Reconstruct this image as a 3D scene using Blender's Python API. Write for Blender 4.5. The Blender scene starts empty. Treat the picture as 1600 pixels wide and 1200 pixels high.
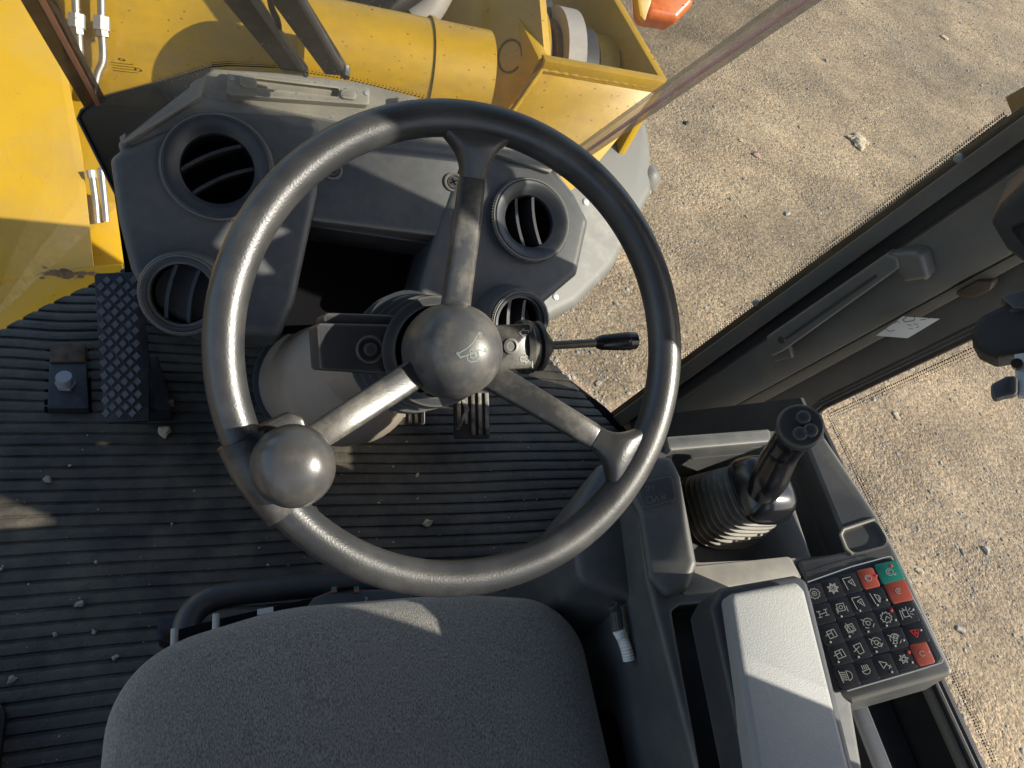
import bpy, bmesh, math, random
from mathutils import Vector as V, Matrix
from math import sin, cos, pi, radians as rad
random.seed(7)
SC = bpy.context.scene
COL = SC.collection
# ------------------------------------------------------------------ camera, sky, sun, exposure
FPX = 1209.0
CAM = V((0, 0, 1.35))            # eye of the driver above the cab floor (z = 0)
def _frame():
    vx = V((4100-800, 665-600, FPX)); vy0 = -1300-600
    a = (-(FPX*FPX) - vx.y*vy0)/vx.x
    vy = V((a, vy0, FPX))
    X = vx.normalized(); Y = vy.normalized(); Z = X.cross(Y)
    if Z.z > 0: Z = -Z
    return X, Y, Z               # world axes seen in camera axes (right, down, forward)
AX, AY, AZ = _frame()
cd = bpy.data.cameras.new('camera'); cam = bpy.data.objects.new('camera', cd); COL.objects.link(cam)
right = V((AX.x, AY.x, AZ.x)); down = V((AX.y, AY.y, AZ.y)); fwd = V((AX.z, AY.z, AZ.z))
m = Matrix.Identity(4)
for i in range(3):
    m[i][0] = right[i]; m[i][1] = -down[i]; m[i][2] = -fwd[i]; m[i][3] = CAM[i]
cam.matrix_world = m
cd.sensor_width = 36; cd.sensor_fit = 'HORIZONTAL'; cd.lens = 36*FPX/1600
cd.clip_start = .02; cd.clip_end = 300
SC.camera = cam

SUN_AZ, SUN_EL = rad(-27), rad(37)          # from the right of the cab and a little behind it
SD = V((cos(SUN_EL)*cos(SUN_AZ), cos(SUN_EL)*sin(SUN_AZ), sin(SUN_EL)))
W = bpy.data.worlds.new('World'); SC.world = W; W.use_nodes = True
nt = W.node_tree; bg = nt.nodes['Background']
sky = nt.nodes.new('ShaderNodeTexSky'); sky.sky_type = 'NISHITA'; sky.sun_disc = False
sky.sun_elevation = SUN_EL; sky.sun_rotation = math.atan2(SD.x, SD.y); sky.dust_density = 1.5
nt.links.new(sky.outputs[0], bg.inputs[0]); bg.inputs[1].default_value = .13
sl = bpy.data.lights.new('sun', 'SUN'); sl.energy = 4.4; sl.angle = rad(.53); sl.color = (1, .93, .80)
so = bpy.data.objects.new('sun', sl); COL.objects.link(so); so.location = (4, -2, 5)
so.rotation_euler = (-SD).to_track_quat('-Z', 'Y').to_euler()
vs = SC.view_settings; vs.view_transform = 'Standard'; vs.look = 'None'; vs.gamma = 1; vs.use_curve_mapping = False
vs.exposure = 1.02

# ------------------------------------------------------------------ helpers
def ray(u, v): return right*(u-800) + down*(v-600) + fwd*FPX
def onz(u, v, z):
    d = ray(u, v); return CAM + d*((z-CAM.z)/d.z)
class Plane:
    def __init__(s, P, N, ax=(1, 0, 0)):
        s.P = V(P); s.N = V(N).normalized(); ax = V(ax)
        s.ax = (ax - s.N*ax.dot(s.N)).normalized(); s.ay = s.N.cross(s.ax)
    def hit(s, u, v):
        d = ray(u, v); return CAM + d*((s.P-CAM).dot(s.N)/d.dot(s.N))
    def px(s, u, v):
        q = s.hit(u, v)-s.P; return (q.dot(s.ax), q.dot(s.ay))
    def w(s, a, b, h=0): return s.P + s.ax*a + s.ay*b + s.N*h
    def pix(s, L): return [s.px(*p) for p in L]
    def up(s, h): return Plane(s.P+s.N*h, s.N, s.ax)
def zpl(z): return Plane((0, 0, z), (0, 0, 1))

def finish(bm, ang=35):
    bmesh.ops.recalc_face_normals(bm, faces=bm.faces)
    for f in bm.faces: f.smooth = True
    for e in bm.edges:
        if len(e.link_faces) == 2 and e.calc_face_angle(0) > rad(ang): e.smooth = False
def obj(name, bm, mat, parent=None, ang=35, fin=True):
    if fin: finish(bm, ang)
    me = bpy.data.meshes.new(name); bm.to_mesh(me); bm.free()
    me.materials.append(mat)
    o = bpy.data.objects.new(name, me); COL.objects.link(o)
    if parent is not None: setp(o, parent)
    return o
def setp(o, p):
    o.parent = p; o.matrix_parent_inverse = world_of(p).inverted()
def world_of(o):
    m = Matrix.LocRotScale(o.location, o.rotation_euler, o.scale)
    return (world_of(o.parent) @ o.matrix_parent_inverse @ m) if o.parent else m
def tag(o, label, cat, group=None, kind=None):
    if label: o['label'] = label
    if cat: o['category'] = cat
    if group: o['group'] = group
    if kind: o['kind'] = kind
    return o
def thing(name, label, cat, loc=(0, 0, 0), group=None):
    o = bpy.data.objects.new(name, None); COL.objects.link(o); o.location = loc; o.empty_display_size = .05
    return tag(o, label, cat, group)
def structure(o): o['kind'] = 'structure'; return o

def bevel(bm, w, seg=2, ang=30, edges=None):
    bm.normal_update()
    es = edges if edges is not None else [e for e in bm.edges if len(e.link_faces) == 2 and e.calc_face_angle(0) > rad(ang)]
    if es and w > 0: bmesh.ops.bevel(bm, geom=es, offset=w, segments=seg, profile=.5, affect='EDGES', clamp_overlap=True)
def roundpoly(pts, r, n=5):
    """fillet the corners of a 2D polygon; r is one radius or one per corner"""
    out = []; N = len(pts)
    for i in range(N):
        p0, p, p1 = V(pts[i-1]), V(pts[i]), V(pts[(i+1) % N])
        ri = r[i] if isinstance(r, (list, tuple)) else r
        a, b = (p0-p), (p1-p); la, lb = a.length, b.length
        a.normalize(); b.normalize()
        c = max(-1, min(1, a.dot(b))); th = math.acos(c)
        if ri <= 0 or th > 3.0: out.append((p.x, p.y)); continue
        d = min(ri/math.tan(th/2), la*.45, lb*.45); rr = d*math.tan(th/2)
        cen = p + (a+b).normalized()*(rr/sin(th/2))
        s, e = p+a*d-cen, p+b*d-cen
        a0 = math.atan2(s.y, s.x); a1 = math.atan2(e.y, e.x); da = (a1-a0+pi) % (2*pi)-pi
        for k in range(n+1):
            t = a0+da*k/n; out.append((cen.x+rr*cos(t), cen.y+rr*sin(t)))
    return out
def slab_bm(pl, pts, depth, bev=.003, seg=2, top=0.0, bm=None, taper=0.0):
    """solid plate: 2D outline on a plane, thickness depth below it"""
    own = bm is None
    b = bmesh.new()
    c = V((sum(p[0] for p in pts)/len(pts), sum(p[1] for p in pts)/len(pts)))
    t = [b.verts.new(pl.w(x, y, top)) for x, y in pts]
    u = [b.verts.new(pl.w(x+(x-c.x)*taper, y+(y-c.y)*taper, top-depth)) for x, y in pts]
    b.faces.new(t); b.faces.new(u[::-1])
    n = len(pts)
    for i in range(n): b.faces.new((t[i], u[i], u[(i+1) % n], t[(i+1) % n]))
    bmesh.ops.recalc_face_normals(b, faces=b.faces)
    if bev:
        tv = set(t); b.normal_update()
        es = [e for e in b.edges if e.verts[0] in tv and e.verts[1] in tv]
        bmesh.ops.bevel(b, geom=es, offset=bev, segments=seg, profile=.5, affect='EDGES', clamp_overlap=True)
    if own: return b
    join(bm, b); return bm
def join(dst, src):
    me = bpy.data.meshes.new('t'); src.to_mesh(me); src.free(); dst.from_mesh(me); bpy.data.meshes.remove(me)
def slab(name, pl, pix, depth, mat, parent=None, r=.008, bev=.003, seg=2, top=0.0, taper=0.0, raw=False, n=5):
    pts = pix if raw else pl.pix(pix)
    if r: pts = roundpoly(pts, r, n)
    return obj(name, slab_bm(pl, pts, depth, bev, seg, top, taper=taper), mat, parent)
def box_bm(c, sx, sy, sz, X=(1, 0, 0), Y=(0, 1, 0), bev=.002, seg=2, bm=None):
    own = bm is None
    b = bmesh.new(); X = V(X).normalized(); Y = V(Y).normalized(); Z = X.cross(Y); c = V(c)
    r = bmesh.ops.create_cube(b, size=1)
    for v in b.verts: v.co = c + X*(v.co.x*sx) + Y*(v.co.y*sy) + Z*(v.co.z*sz)
    if bev: bevel(b, bev, seg)
    if own: return b
    join(bm, b); return bm
def tube_bm(pts, r, seg=12, closed=False, cap=True, bm=None, sq=None):
    """sweep a circle (or a rounded section sq=[(a,b)..]) along points; r one radius or one per point"""
    own = bm is None
    b = bmesh.new(); pts = [V(p) for p in pts]; n = len(pts)
    rs = r if isinstance(r, (list, tuple)) else [r]*n
    T = []
    for i in range(n):
        if closed: t = pts[(i+1) % n]-pts[i-1]
        else: t = pts[min(i+1, n-1)]-pts[max(i-1, 0)]
        T.append(t.normalized())
    ref = V((0, 0, 1)) if abs(T[0].z) < .9 else V((1, 0, 0))
    A = (ref-T[0]*ref.dot(T[0])).normalized(); rings = []
    for i in range(n):
        A = (A-T[i]*A.dot(T[i])).normalized(); B = T[i].cross(A)
        if sq: rings.append([b.verts.new(pts[i]+A*x*rs[i]+B*y*rs[i]) for x, y in sq])
        else: rings.append([b.verts.new(pts[i]+(A*cos(2*pi*k/seg)+B*sin(2*pi*k/seg))*rs[i]) for k in range(seg)])
    s = len(rings[0])
    for i in range(n if closed else n-1):
        q, w = rings[i], rings[(i+1) % n]
        for k in range(s): b.faces.new((q[k], q[(k+1) % s], w[(k+1) % s], w[k]))
    if cap and not closed: b.faces.new(rings[0][::-1]); b.faces.new(rings[-1])
    bmesh.ops.recalc_face_normals(b, faces=b.faces)
    if own: return b
    join(bm, b); return bm
def smooth_path(pts, n=6):
    pts = [V(p) for p in pts]; out = []
    for i in range(len(pts)-1):
        p0 = pts[max(i-1, 0)]; p1 = pts[i]; p2 = pts[i+1]; p3 = pts[min(i+2, len(pts)-1)]
        for k in range(n):
            t = k/n
            out.append(.5*((2*p1)+(p2-p0)*t+(2*p0-5*p1+4*p2-p3)*t*t+(3*p1-p0-3*p2+p3)*t**3))
    out.append(pts[-1]); return out
def lathe_bm(pl, c2, prof, seg=40, bm=None, cap0=False, cap1=False, sx=1, sy=1):
    """prof: (radius, height over the plane)"""
    own = bm is None
    b = bmesh.new(); rings = []
    for r, h in prof:
        if r < 1e-6: rings.append([b.verts.new(pl.w(c2[0], c2[1], h))])
        else: rings.append([b.verts.new(pl.w(c2[0]+sx*r*cos(2*pi*k/seg), c2[1]+sy*r*sin(2*pi*k/seg), h)) for k in range(seg)])
    for q, w in zip(rings, rings[1:]):
        for k in range(seg):
            k2 = (k+1) % seg
            if len(q) == 1 and len(w) == 1: continue
            if len(q) == 1: b.faces.new((q[0], w[k2], w[k]))
            elif len(w) == 1: b.faces.new((q[k], q[k2], w[0]))
            else: b.faces.new((q[k], q[k2], w[k2], w[k]))
    if cap0 and len(rings[0]) > 1: b.faces.new(rings[0][::-1])
    if cap1 and len(rings[-1]) > 1: b.faces.new(rings[-1])
    bmesh.ops.recalc_face_normals(b, faces=b.faces)
    if own: return b
    join(bm, b); return bm
def cut(o, cbm):
    """subtract a solid from an object's mesh"""
    bmesh.ops.recalc_face_normals(cbm, faces=cbm.faces)
    me = bpy.data.meshes.new('cutter'); cbm.to_mesh(me); cbm.free()
    c = bpy.data.objects.new('cutter', me); COL.objects.link(c)
    md = o.modifiers.new('b', 'BOOLEAN'); md.operation = 'DIFFERENCE'; md.object = c; md.solver = 'EXACT'
    pw = o.parent; mpi = o.matrix_parent_inverse.copy(); o.parent = None
    bpy.context.view_layer.update()
    new = bpy.data.meshes.new_from_object(o.evaluated_get(bpy.context.evaluated_depsgraph_get()))
    o.modifiers.clear(); old = o.data; new.name = old.name; o.data = new
    bpy.data.objects.remove(c); bpy.data.meshes.remove(me)
    if pw is not None: o.parent = pw; o.matrix_parent_inverse = mpi
    b = bmesh.new(); b.from_mesh(new); finish(b); b.to_mesh(new); b.free()
def ribbon_bm(pl, lines, w, h=.0006, bm=None, closed=False):
    """flat print: thin strokes lying on a plane"""
    own = bm is None
    b = bmesh.new() if own else bm
    for L in lines:
        L = [V(p) for p in L]
        for p, q in zip(L, L[1:]):
            d = q-p
            if d.length < 1e-7: continue
            d.normalize(); nrm = V((-d.y, d.x))*w/2; e = d*w*.3
            vs = [b.verts.new(pl.w(x.x, x.y, h)) for x in (p-e-nrm, q+e-nrm, q+e+nrm, p-e+nrm)]
            b.faces.new(vs)
    return b
def circ(cx, cy, r, n=14, a0=0, a1=2*pi): return [(cx+r*cos(a0+(a1-a0)*k/n), cy+r*sin(a0+(a1-a0)*k/n)) for k in range(n+1)]

# ------------------------------------------------------------------ materials
MATS = {}
def mat(name, col, rough=.5, metal=0, col2=None, scale=40, mix=(.4, .65), bump=0, bscale=300, coat=0, spec=.5,
        rough2=None, dust=None, dscale=8, dmix=(.5, .75), damt=.6, detail=6, stretch=None, alpha=None, bdist=.001, scratch=0):
    if name in MATS: return MATS[name]
    M = bpy.data.materials.new(name); M.use_nodes = True; t = M.node_tree; N = t.nodes; L = t.links
    p = N['Principled BSDF']
    p.inputs['Base Color'].default_value = (*col, 1); p.inputs['Roughness'].default_value = rough
    p.inputs['Metallic'].default_value = metal; p.inputs['Coat Weight'].default_value = coat
    p.inputs['Specular IOR Level'].default_value = spec; p.inputs['Coat Roughness'].default_value = .1
    tc = N.new('ShaderNodeTexCoord'); src = tc.outputs['Object']
    if stretch:
        mp = N.new('ShaderNodeMapping'); mp.inputs['Scale'].default_value = stretch; L.new(src, mp.inputs[0]); src2 = mp.outputs[0]
    else: src2 = src
    cur = None
    def noise(sc, det, s, rg=.55):
        n = N.new('ShaderNodeTexNoise'); n.inputs['Scale'].default_value = sc; n.inputs['Detail'].default_value = det
        n.inputs['Roughness'].default_value = rg; L.new(s, n.inputs['Vector']); return n.outputs['Fac']
    def ramp(f, a, b, ca=(0, 0, 0, 1), cb=(1, 1, 1, 1)):
        r = N.new('ShaderNodeValToRGB'); e = r.color_ramp.elements; e[0].position = a; e[1].position = b; e[0].color = ca; e[1].color = cb
        L.new(f, r.inputs[0]); return r.outputs[0]
    def mixc(f, a, b):
        x = N.new('ShaderNodeMix'); x.data_type = 'RGBA'; L.new(f, x.inputs[0])
        for s, k in ((a, 6), (b, 7)):
            if isinstance(s, tuple): x.inputs[k].default_value = (*s, 1)
            else: L.new(s, x.inputs[k])
        return x.outputs[2]
    if col2:
        f = ramp(noise(scale, detail, src2), *mix); cur = mixc(f, col, col2)
        if rough2 is not None:
            mr = N.new('ShaderNodeMapRange'); mr.inputs[3].default_value = rough; mr.inputs[4].default_value = rough2
            L.new(f, mr.inputs[0]); L.new(mr.outputs[0], p.inputs['Roughness'])
    if dust:
        f = ramp(noise(dscale, 10, src, .68), dmix[0], dmix[1], cb=(damt,)*3+(1,))
        cur = mixc(f, cur if cur is not None else col, dust)
    if scratch:
        mp = N.new('ShaderNodeMapping'); mp.inputs['Scale'].default_value = (3, 90, 20); mp.inputs['Rotation'].default_value = (.3, .2, .9); L.new(src, mp.inputs[0])
        f = ramp(noise(6, 3, mp.outputs[0]), .70, .74, cb=(scratch,)*3+(1,)); cur = mixc(f, cur if cur is not None else col, (.35, .33, .3))
    if cur is not None: L.new(cur, p.inputs['Base Color'])
    if bump:
        bn = N.new('ShaderNodeBump'); bn.inputs['Strength'].default_value = bump; bn.inputs['Distance'].default_value = bdist
        L.new(noise(bscale, 3, src), bn.inputs['Height']); L.new(bn.outputs[0], p.inputs['Normal'])
    MATS[name] = M; return M

DUST = (.22, .19, .145)
plastic = mat('dash_plastic', (.058, .061, .066), .48, bump=.25, bscale=900, dust=DUST, dscale=9, damt=.30, dmix=(.42, .8), bdist=.0006, col2=(.070, .072, .074), scale=60)
plastic_top = mat('dusty_grey_plastic', (.165, .16, .145), .6, bump=.25, bscale=800, dust=(.33, .29, .22), dscale=14, damt=.7, dmix=(.4, .75), bdist=.0006)
plastic_dark = mat('dark_plastic', (.032, .034, .038), .45, bump=.15, bscale=700, dust=DUST, dscale=12, damt=.18, bdist=.0005)
black_void = mat('near_black', (.006, .006, .007), 1, spec=.05)
console_m = mat('console_plastic', (.058, .061, .064), .5, bump=.3, bscale=1100, dust=(.25, .23, .19), dscale=10, damt=.35, dmix=(.45, .8), bdist=.0005, scratch=.25)
armrest_m = mat('armrest_skin', (.28, .285, .28), .55, bump=1, bscale=800, dust=(.36, .34, .29), dscale=6, damt=.4, bdist=.0006)
armbase_m = mat('armrest_shell', (.035, .037, .042), .42, bump=.2, bscale=600, dust=DUST, dscale=15, damt=.2)
wheel_m = mat('wheel_rim_skin', (.026, .027, .029), .36, col2=(.056, .056, .055), scale=14, mix=(.45, .75), rough2=.44, bump=.35, bscale=620, dust=(.20, .185, .155), dscale=22, damt=.2, dmix=(.5, .8), bdist=.0006, spec=.75)
spoke_m = mat('spoke_cover', (.030, .031, .033), .34, dust=(.30, .27, .21), dscale=32, damt=.4, dmix=(.45, .72), bump=.1, bscale=500)
hub_m = mat('hub_cap', (.058, .060, .063), .38, dust=(.24, .21, .16), dscale=30, damt=.45, dmix=(.45, .72), bump=.12, bscale=700, bdist=.0005)
knob_m = mat('knob_plastic', (.050, .050, .051), .30, dust=(.24, .20, .14), dscale=45, damt=.28, dmix=(.5, .75), bump=.06, bscale=500, spec=.6)
shroud_m = mat('column_shroud', (.23, .19, .155), .55, dust=(.36, .30, .22), dscale=7, damt=.6, bump=.1, bscale=300, scratch=.4)
rubber = mat('rubber_mat', (.034, .029, .023), .52, col2=(.060, .050, .036), scale=14, rough2=.66, bump=.7, bscale=220, dust=(.19, .17, .125), dscale=7, damt=.5, dmix=(.42, .78), bdist=.0015)
rubber_seal = mat('rubber_seal', (.012, .012, .013), .5)
pillar_m = mat('pillar_paint', (.115, .117, .108), .46, col2=(.14, .136, .12), scale=9, dust=(.26, .19, .12), dscale=5, damt=.45, dmix=(.5, .72), bump=.1, bscale=500)
pillar_d = mat('pillar_dark_tone', (.050, .051, .051), .5, dust=(.16, .13, .09), dscale=5, damt=.35)
pedal_m = mat('pedal_steel', (.018, .019, .021), .42, dust=DUST, dscale=20, damt=.25)
stud_m = mat('worn_steel_stud', (.17, .17, .175), .45, metal=.5, dust=(.08, .08, .08), dscale=16, damt=.7)
steel = mat('bright_steel', (.36, .35, .33), .48, metal=1, dust=(.2, .17, .13), dscale=40, damt=.4)
zinc = mat('zinc_bolt', (.33, .33, .34), .55, metal=.3)
black_gloss = mat('black_gloss', (.010, .010, .012), .2, dust=(.16, .14, .11), dscale=90, damt=.15, dmix=(.66, .72))
boot_m = mat('bellows_rubber', (.060, .058, .053), .6, dust=(.33, .30, .23), dscale=12, damt=.6, dmix=(.35, .75))
key_m = mat('keypad_foil', (.016, .018, .024), .34, bump=.1, bscale=200, dust=(.12, .11, .1), dscale=30, damt=.12)
key_red = mat('key_red', (.33, .065, .042), .38, dust=(.3, .2, .16), dscale=40, damt=.3)
key_green = mat('key_green', (.012, .17, .125), .38, dust=(.1, .25, .2), dscale=40, damt=.3)
led_red = mat('led_red', (.6, .05, .05), .3)
print_w = mat('white_print', (.36, .36, .34), .6)
print_g = mat('pale_green_print', (.15, .19, .175), .6)
print_k = mat('dark_print', (.05, .05, .05), .6)
label_w = mat('label_paper', (.50, .49, .46), .5, dust=(.4, .35, .28), dscale=25, damt=.4)
rust = mat('rusty_metal', (.13, .075, .035), .7, col2=(.05, .035, .025), scale=60, bump=.3, bscale=200)
pink = mat('pink_sealant', (.80, .46, .38), .45, col2=(.85, .58, .52), scale=20)
seam_m = mat('glass_edge_band', (.50, .42, .32), .4, col2=(.60, .52, .42), scale=30, dust=(.35, .3, .22), dscale=30, damt=.4)
_t = seam_m.node_tree; _p = _t.nodes['Principled BSDF']; _p.inputs['Alpha'].default_value = .55
cowl_m = mat('cowl_black', (.017, .013, .010), .35, dust=(.10, .07, .04), dscale=6, damt=.3)
orange = mat('amber_lens', (.52, .115, .008), .3, col2=(.42, .08, .008), scale=40)
grey_guard = mat('mudguard_grey', (.115, .112, .102), .55, dust=(.36, .33, .27), dscale=5, damt=.5, bump=.1, bscale=200)
hose_m = mat('black_hose', (.012, .012, .012), .45)
pin_grey = mat('pin_grey', (.30, .28, .26), .5, dust=(.3, .22, .15), dscale=12, damt=.5)
boot_leather = mat('boot_leather', (.060, .038, .024), .5, col2=(.085, .055, .035), scale=20, bump=.3, bscale=120)
white_hose = mat('white_hose', (.75, .74, .70), .5)
grime = mat('wiper_paint', (.050, .046, .034), .5, dust=(.26, .22, .15), dscale=20, damt=.55, dmix=(.45, .7))
chrome = mat('cast_metal', (.45, .46, .47), .5, metal=.5, bump=.6, bscale=350)
def paint_yellow():
    M = mat('loader_yellow', (.41, .245, .004), .4, col2=(.36, .21, .004), scale=3, coat=.15, dust=(.28, .19, .07), dscale=4, damt=.6, dmix=(.48, .78))
    t = M.node_tree; N = t.nodes; L = t.links; p = N['Principled BSDF']; base = p.inputs['Base Color'].links[0].from_socket
    tc = N.new('ShaderNodeTexCoord'); n = N.new('ShaderNodeTexNoise'); n.inputs['Scale'].default_value = 34; n.inputs['Detail'].default_value = 8; n.inputs['Roughness'].default_value = .7
    L.new(tc.outputs['Object'], n.inputs['Vector'])
    r = N.new('ShaderNodeValToRGB'); r.color_ramp.elements[0].position = .665; r.color_ramp.elements[1].position = .69; L.new(n.outputs['Fac'], r.inputs[0])
    x = N.new('ShaderNodeMix'); x.data_type = 'RGBA'; L.new(r.outputs[0], x.inputs[0]); L.new(base, x.inputs[6]); x.inputs[7].default_value = (.12, .045, .02, 1)
    L.new(x.outputs[2], p.inputs['Base Color']); return M
yellow = paint_yellow()
def fabric_mat():
    M = bpy.data.materials.new('seat_fabric'); M.use_nodes = True; t = M.node_tree; N = t.nodes; L = t.links; p = N['Principled BSDF']
    p.inputs['Roughness'].default_value = .95; p.inputs['Specular IOR Level'].default_value = .15; p.inputs['Sheen Weight'].default_value = .25
    tc = N.new('ShaderNodeTexCoord')
    def nz(scale, vec, det=2):
        mp = N.new('ShaderNodeMapping'); mp.inputs['Scale'].default_value = vec; L.new(tc.outputs['Object'], mp.inputs[0])
        n = N.new('ShaderNodeTexNoise'); n.inputs['Scale'].default_value = scale; n.inputs['Detail'].default_value = det; L.new(mp.outputs[0], n.inputs['Vector']); return n.outputs['Fac']
    f1 = nz(900, (1, .4, .4)); f2 = nz(5, (1, 1, 1), 5)
    r = N.new('ShaderNodeValToRGB'); e = r.color_ramp.elements; e[0].position = .36; e[1].position = .66; e[0].color = (.10, .097, .090, 1); e[1].color = (.25, .238, .215, 1); L.new(f1, r.inputs[0])
    r2 = N.new('ShaderNodeValToRGB'); e = r2.color_ramp.elements; e[0].position = .42; e[1].position = .72; e[1].color = (.35, .35, .35, 1); L.new(f2, r2.inputs[0])
    x = N.new('ShaderNodeMix'); x.data_type = 'RGBA'; L.new(r2.outputs[0], x.inputs[0]); L.new(r.outputs[0], x.inputs[6]); x.inputs[7].default_value = (.22, .20, .165, 1)
    L.new(x.outputs[2], p.inputs['Base Color'])
    b = N.new('ShaderNodeBump'); b.inputs['Strength'].default_value = .7; b.inputs['Distance'].default_value = .0015; L.new(f1, b.inputs['Height']); L.new(b.outputs[0], p.inputs['Normal'])
    return M
def edge_dust(M, col, r, amt):
    t = M.node_tree; N = t.nodes; L = t.links; p = N['Principled BSDF']; inp = p.inputs['Base Color']
    bv = N.new('ShaderNodeBevel'); bv.samples = 4; bv.inputs['Radius'].default_value = r
    g = N.new('ShaderNodeNewGeometry'); d = N.new('ShaderNodeVectorMath'); d.operation = 'DOT_PRODUCT'
    L.new(bv.outputs[0], d.inputs[0]); L.new(g.outputs['Normal'], d.inputs[1])
    mr = N.new('ShaderNodeMapRange'); mr.inputs[1].default_value = .9985; mr.inputs[2].default_value = .955; mr.inputs[3].default_value = 0; mr.inputs[4].default_value = amt
    L.new(d.outputs['Value'], mr.inputs[0])
    x = N.new('ShaderNodeMix'); x.data_type = 'RGBA'; L.new(mr.outputs[0], x.inputs[0])
    if inp.links: L.new(inp.links[0].from_socket, x.inputs[6])
    else: x.inputs[6].default_value = inp.default_value
    x.inputs[7].default_value = (*col, 1); L.new(x.outputs[2], inp)
edge_dust(plastic, (.21, .19, .155), .012, .75); edge_dust(console_m, (.22, .205, .175), .006, .8)
edge_dust(plastic_dark, (.17, .155, .13), .004, .6); edge_dust(pillar_m, (.24, .20, .14), .004, .6); edge_dust(plastic_top, (.34, .31, .25), .006, .6); edge_dust(armbase_m, (.15, .145, .13), .004, .6)
fabric = fabric_mat()
def glass_mat(name, dustamt, tint=(1, 1, 1)):
    M = bpy.data.materials.new(name); M.use_nodes = True; t = M.node_tree; N = t.nodes; L = t.links
    N.remove(N['Principled BSDF']); out = N['Material Output']
    tr = N.new('ShaderNodeBsdfTransparent'); tr.inputs[0].default_value = (*tint, 1)
    gl = N.new('ShaderNodeBsdfGlossy'); gl.inputs['Roughness'].default_value = .03
    lw = N.new('ShaderNodeLayerWeight'); lw.inputs[0].default_value = .5
    pw = N.new('ShaderNodeMath'); pw.operation = 'POWER'; pw.inputs[1].default_value = 5; L.new(lw.outputs['Facing'], pw.inputs[0])
    fr = N.new('ShaderNodeMapRange'); fr.inputs[3].default_value = .022; fr.inputs[4].default_value = .8; L.new(pw.outputs[0], fr.inputs[0])
    mx = N.new('ShaderNodeMixShader'); L.new(fr.outputs[0], mx.inputs[0]); L.new(tr.outputs[0], mx.inputs[1]); L.new(gl.outputs[0], mx.inputs[2])
    df = N.new('ShaderNodeBsdfDiffuse'); df.inputs[0].default_value = (.55, .47, .36, 1)
    tc = N.new('ShaderNodeTexCoord'); n = N.new('ShaderNodeTexNoise'); n.inputs['Scale'].default_value = 9; n.inputs['Detail'].default_value = 9; n.inputs['Roughness'].default_value = .7
    L.new(tc.outputs['Object'], n.inputs['Vector'])
    mr = N.new('ShaderNodeMapRange'); mr.inputs[1].default_value = .35; mr.inputs[2].default_value = .75; mr.inputs[3].default_value = dustamt*.3; mr.inputs[4].default_value = dustamt
    L.new(n.outputs['Fac'], mr.inputs[0])
    n2 = N.new('ShaderNodeTexVoronoi'); n2.inputs['Scale'].default_value = 55; L.new(tc.outputs['Object'], n2.inputs['Vector'])
    m2 = N.new('ShaderNodeMapRange'); m2.inputs[1].default_value = .05; m2.inputs[2].default_value = .09; m2.inputs[3].default_value = dustamt*3; m2.inputs[4].default_value = 0
    L.new(n2.outputs['Distance'], m2.inputs[0])
    ad = N.new('ShaderNodeMath'); ad.operation = 'ADD'; ad.use_clamp = True; L.new(mr.outputs[0], ad.inputs[0]); L.new(m2.outputs[0], ad.inputs[1])
    m3 = N.new('ShaderNodeMixShader'); L.new(ad.outputs[0], m3.inputs[0]); L.new(mx.outputs[0], m3.inputs[1]); L.new(df.outputs[0], m3.inputs[2])
    L.new(m3.outputs[0], out.inputs[0]); return M
glass_front = glass_mat('windscreen_glass', .04, (.975, .985, .97))
glass_mid = glass_mat('windscreen_glass_dusty', .27, (.95, .95, .92))
glass_side = glass_mat('side_glass', .014, (.985, .99, .985))
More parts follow.
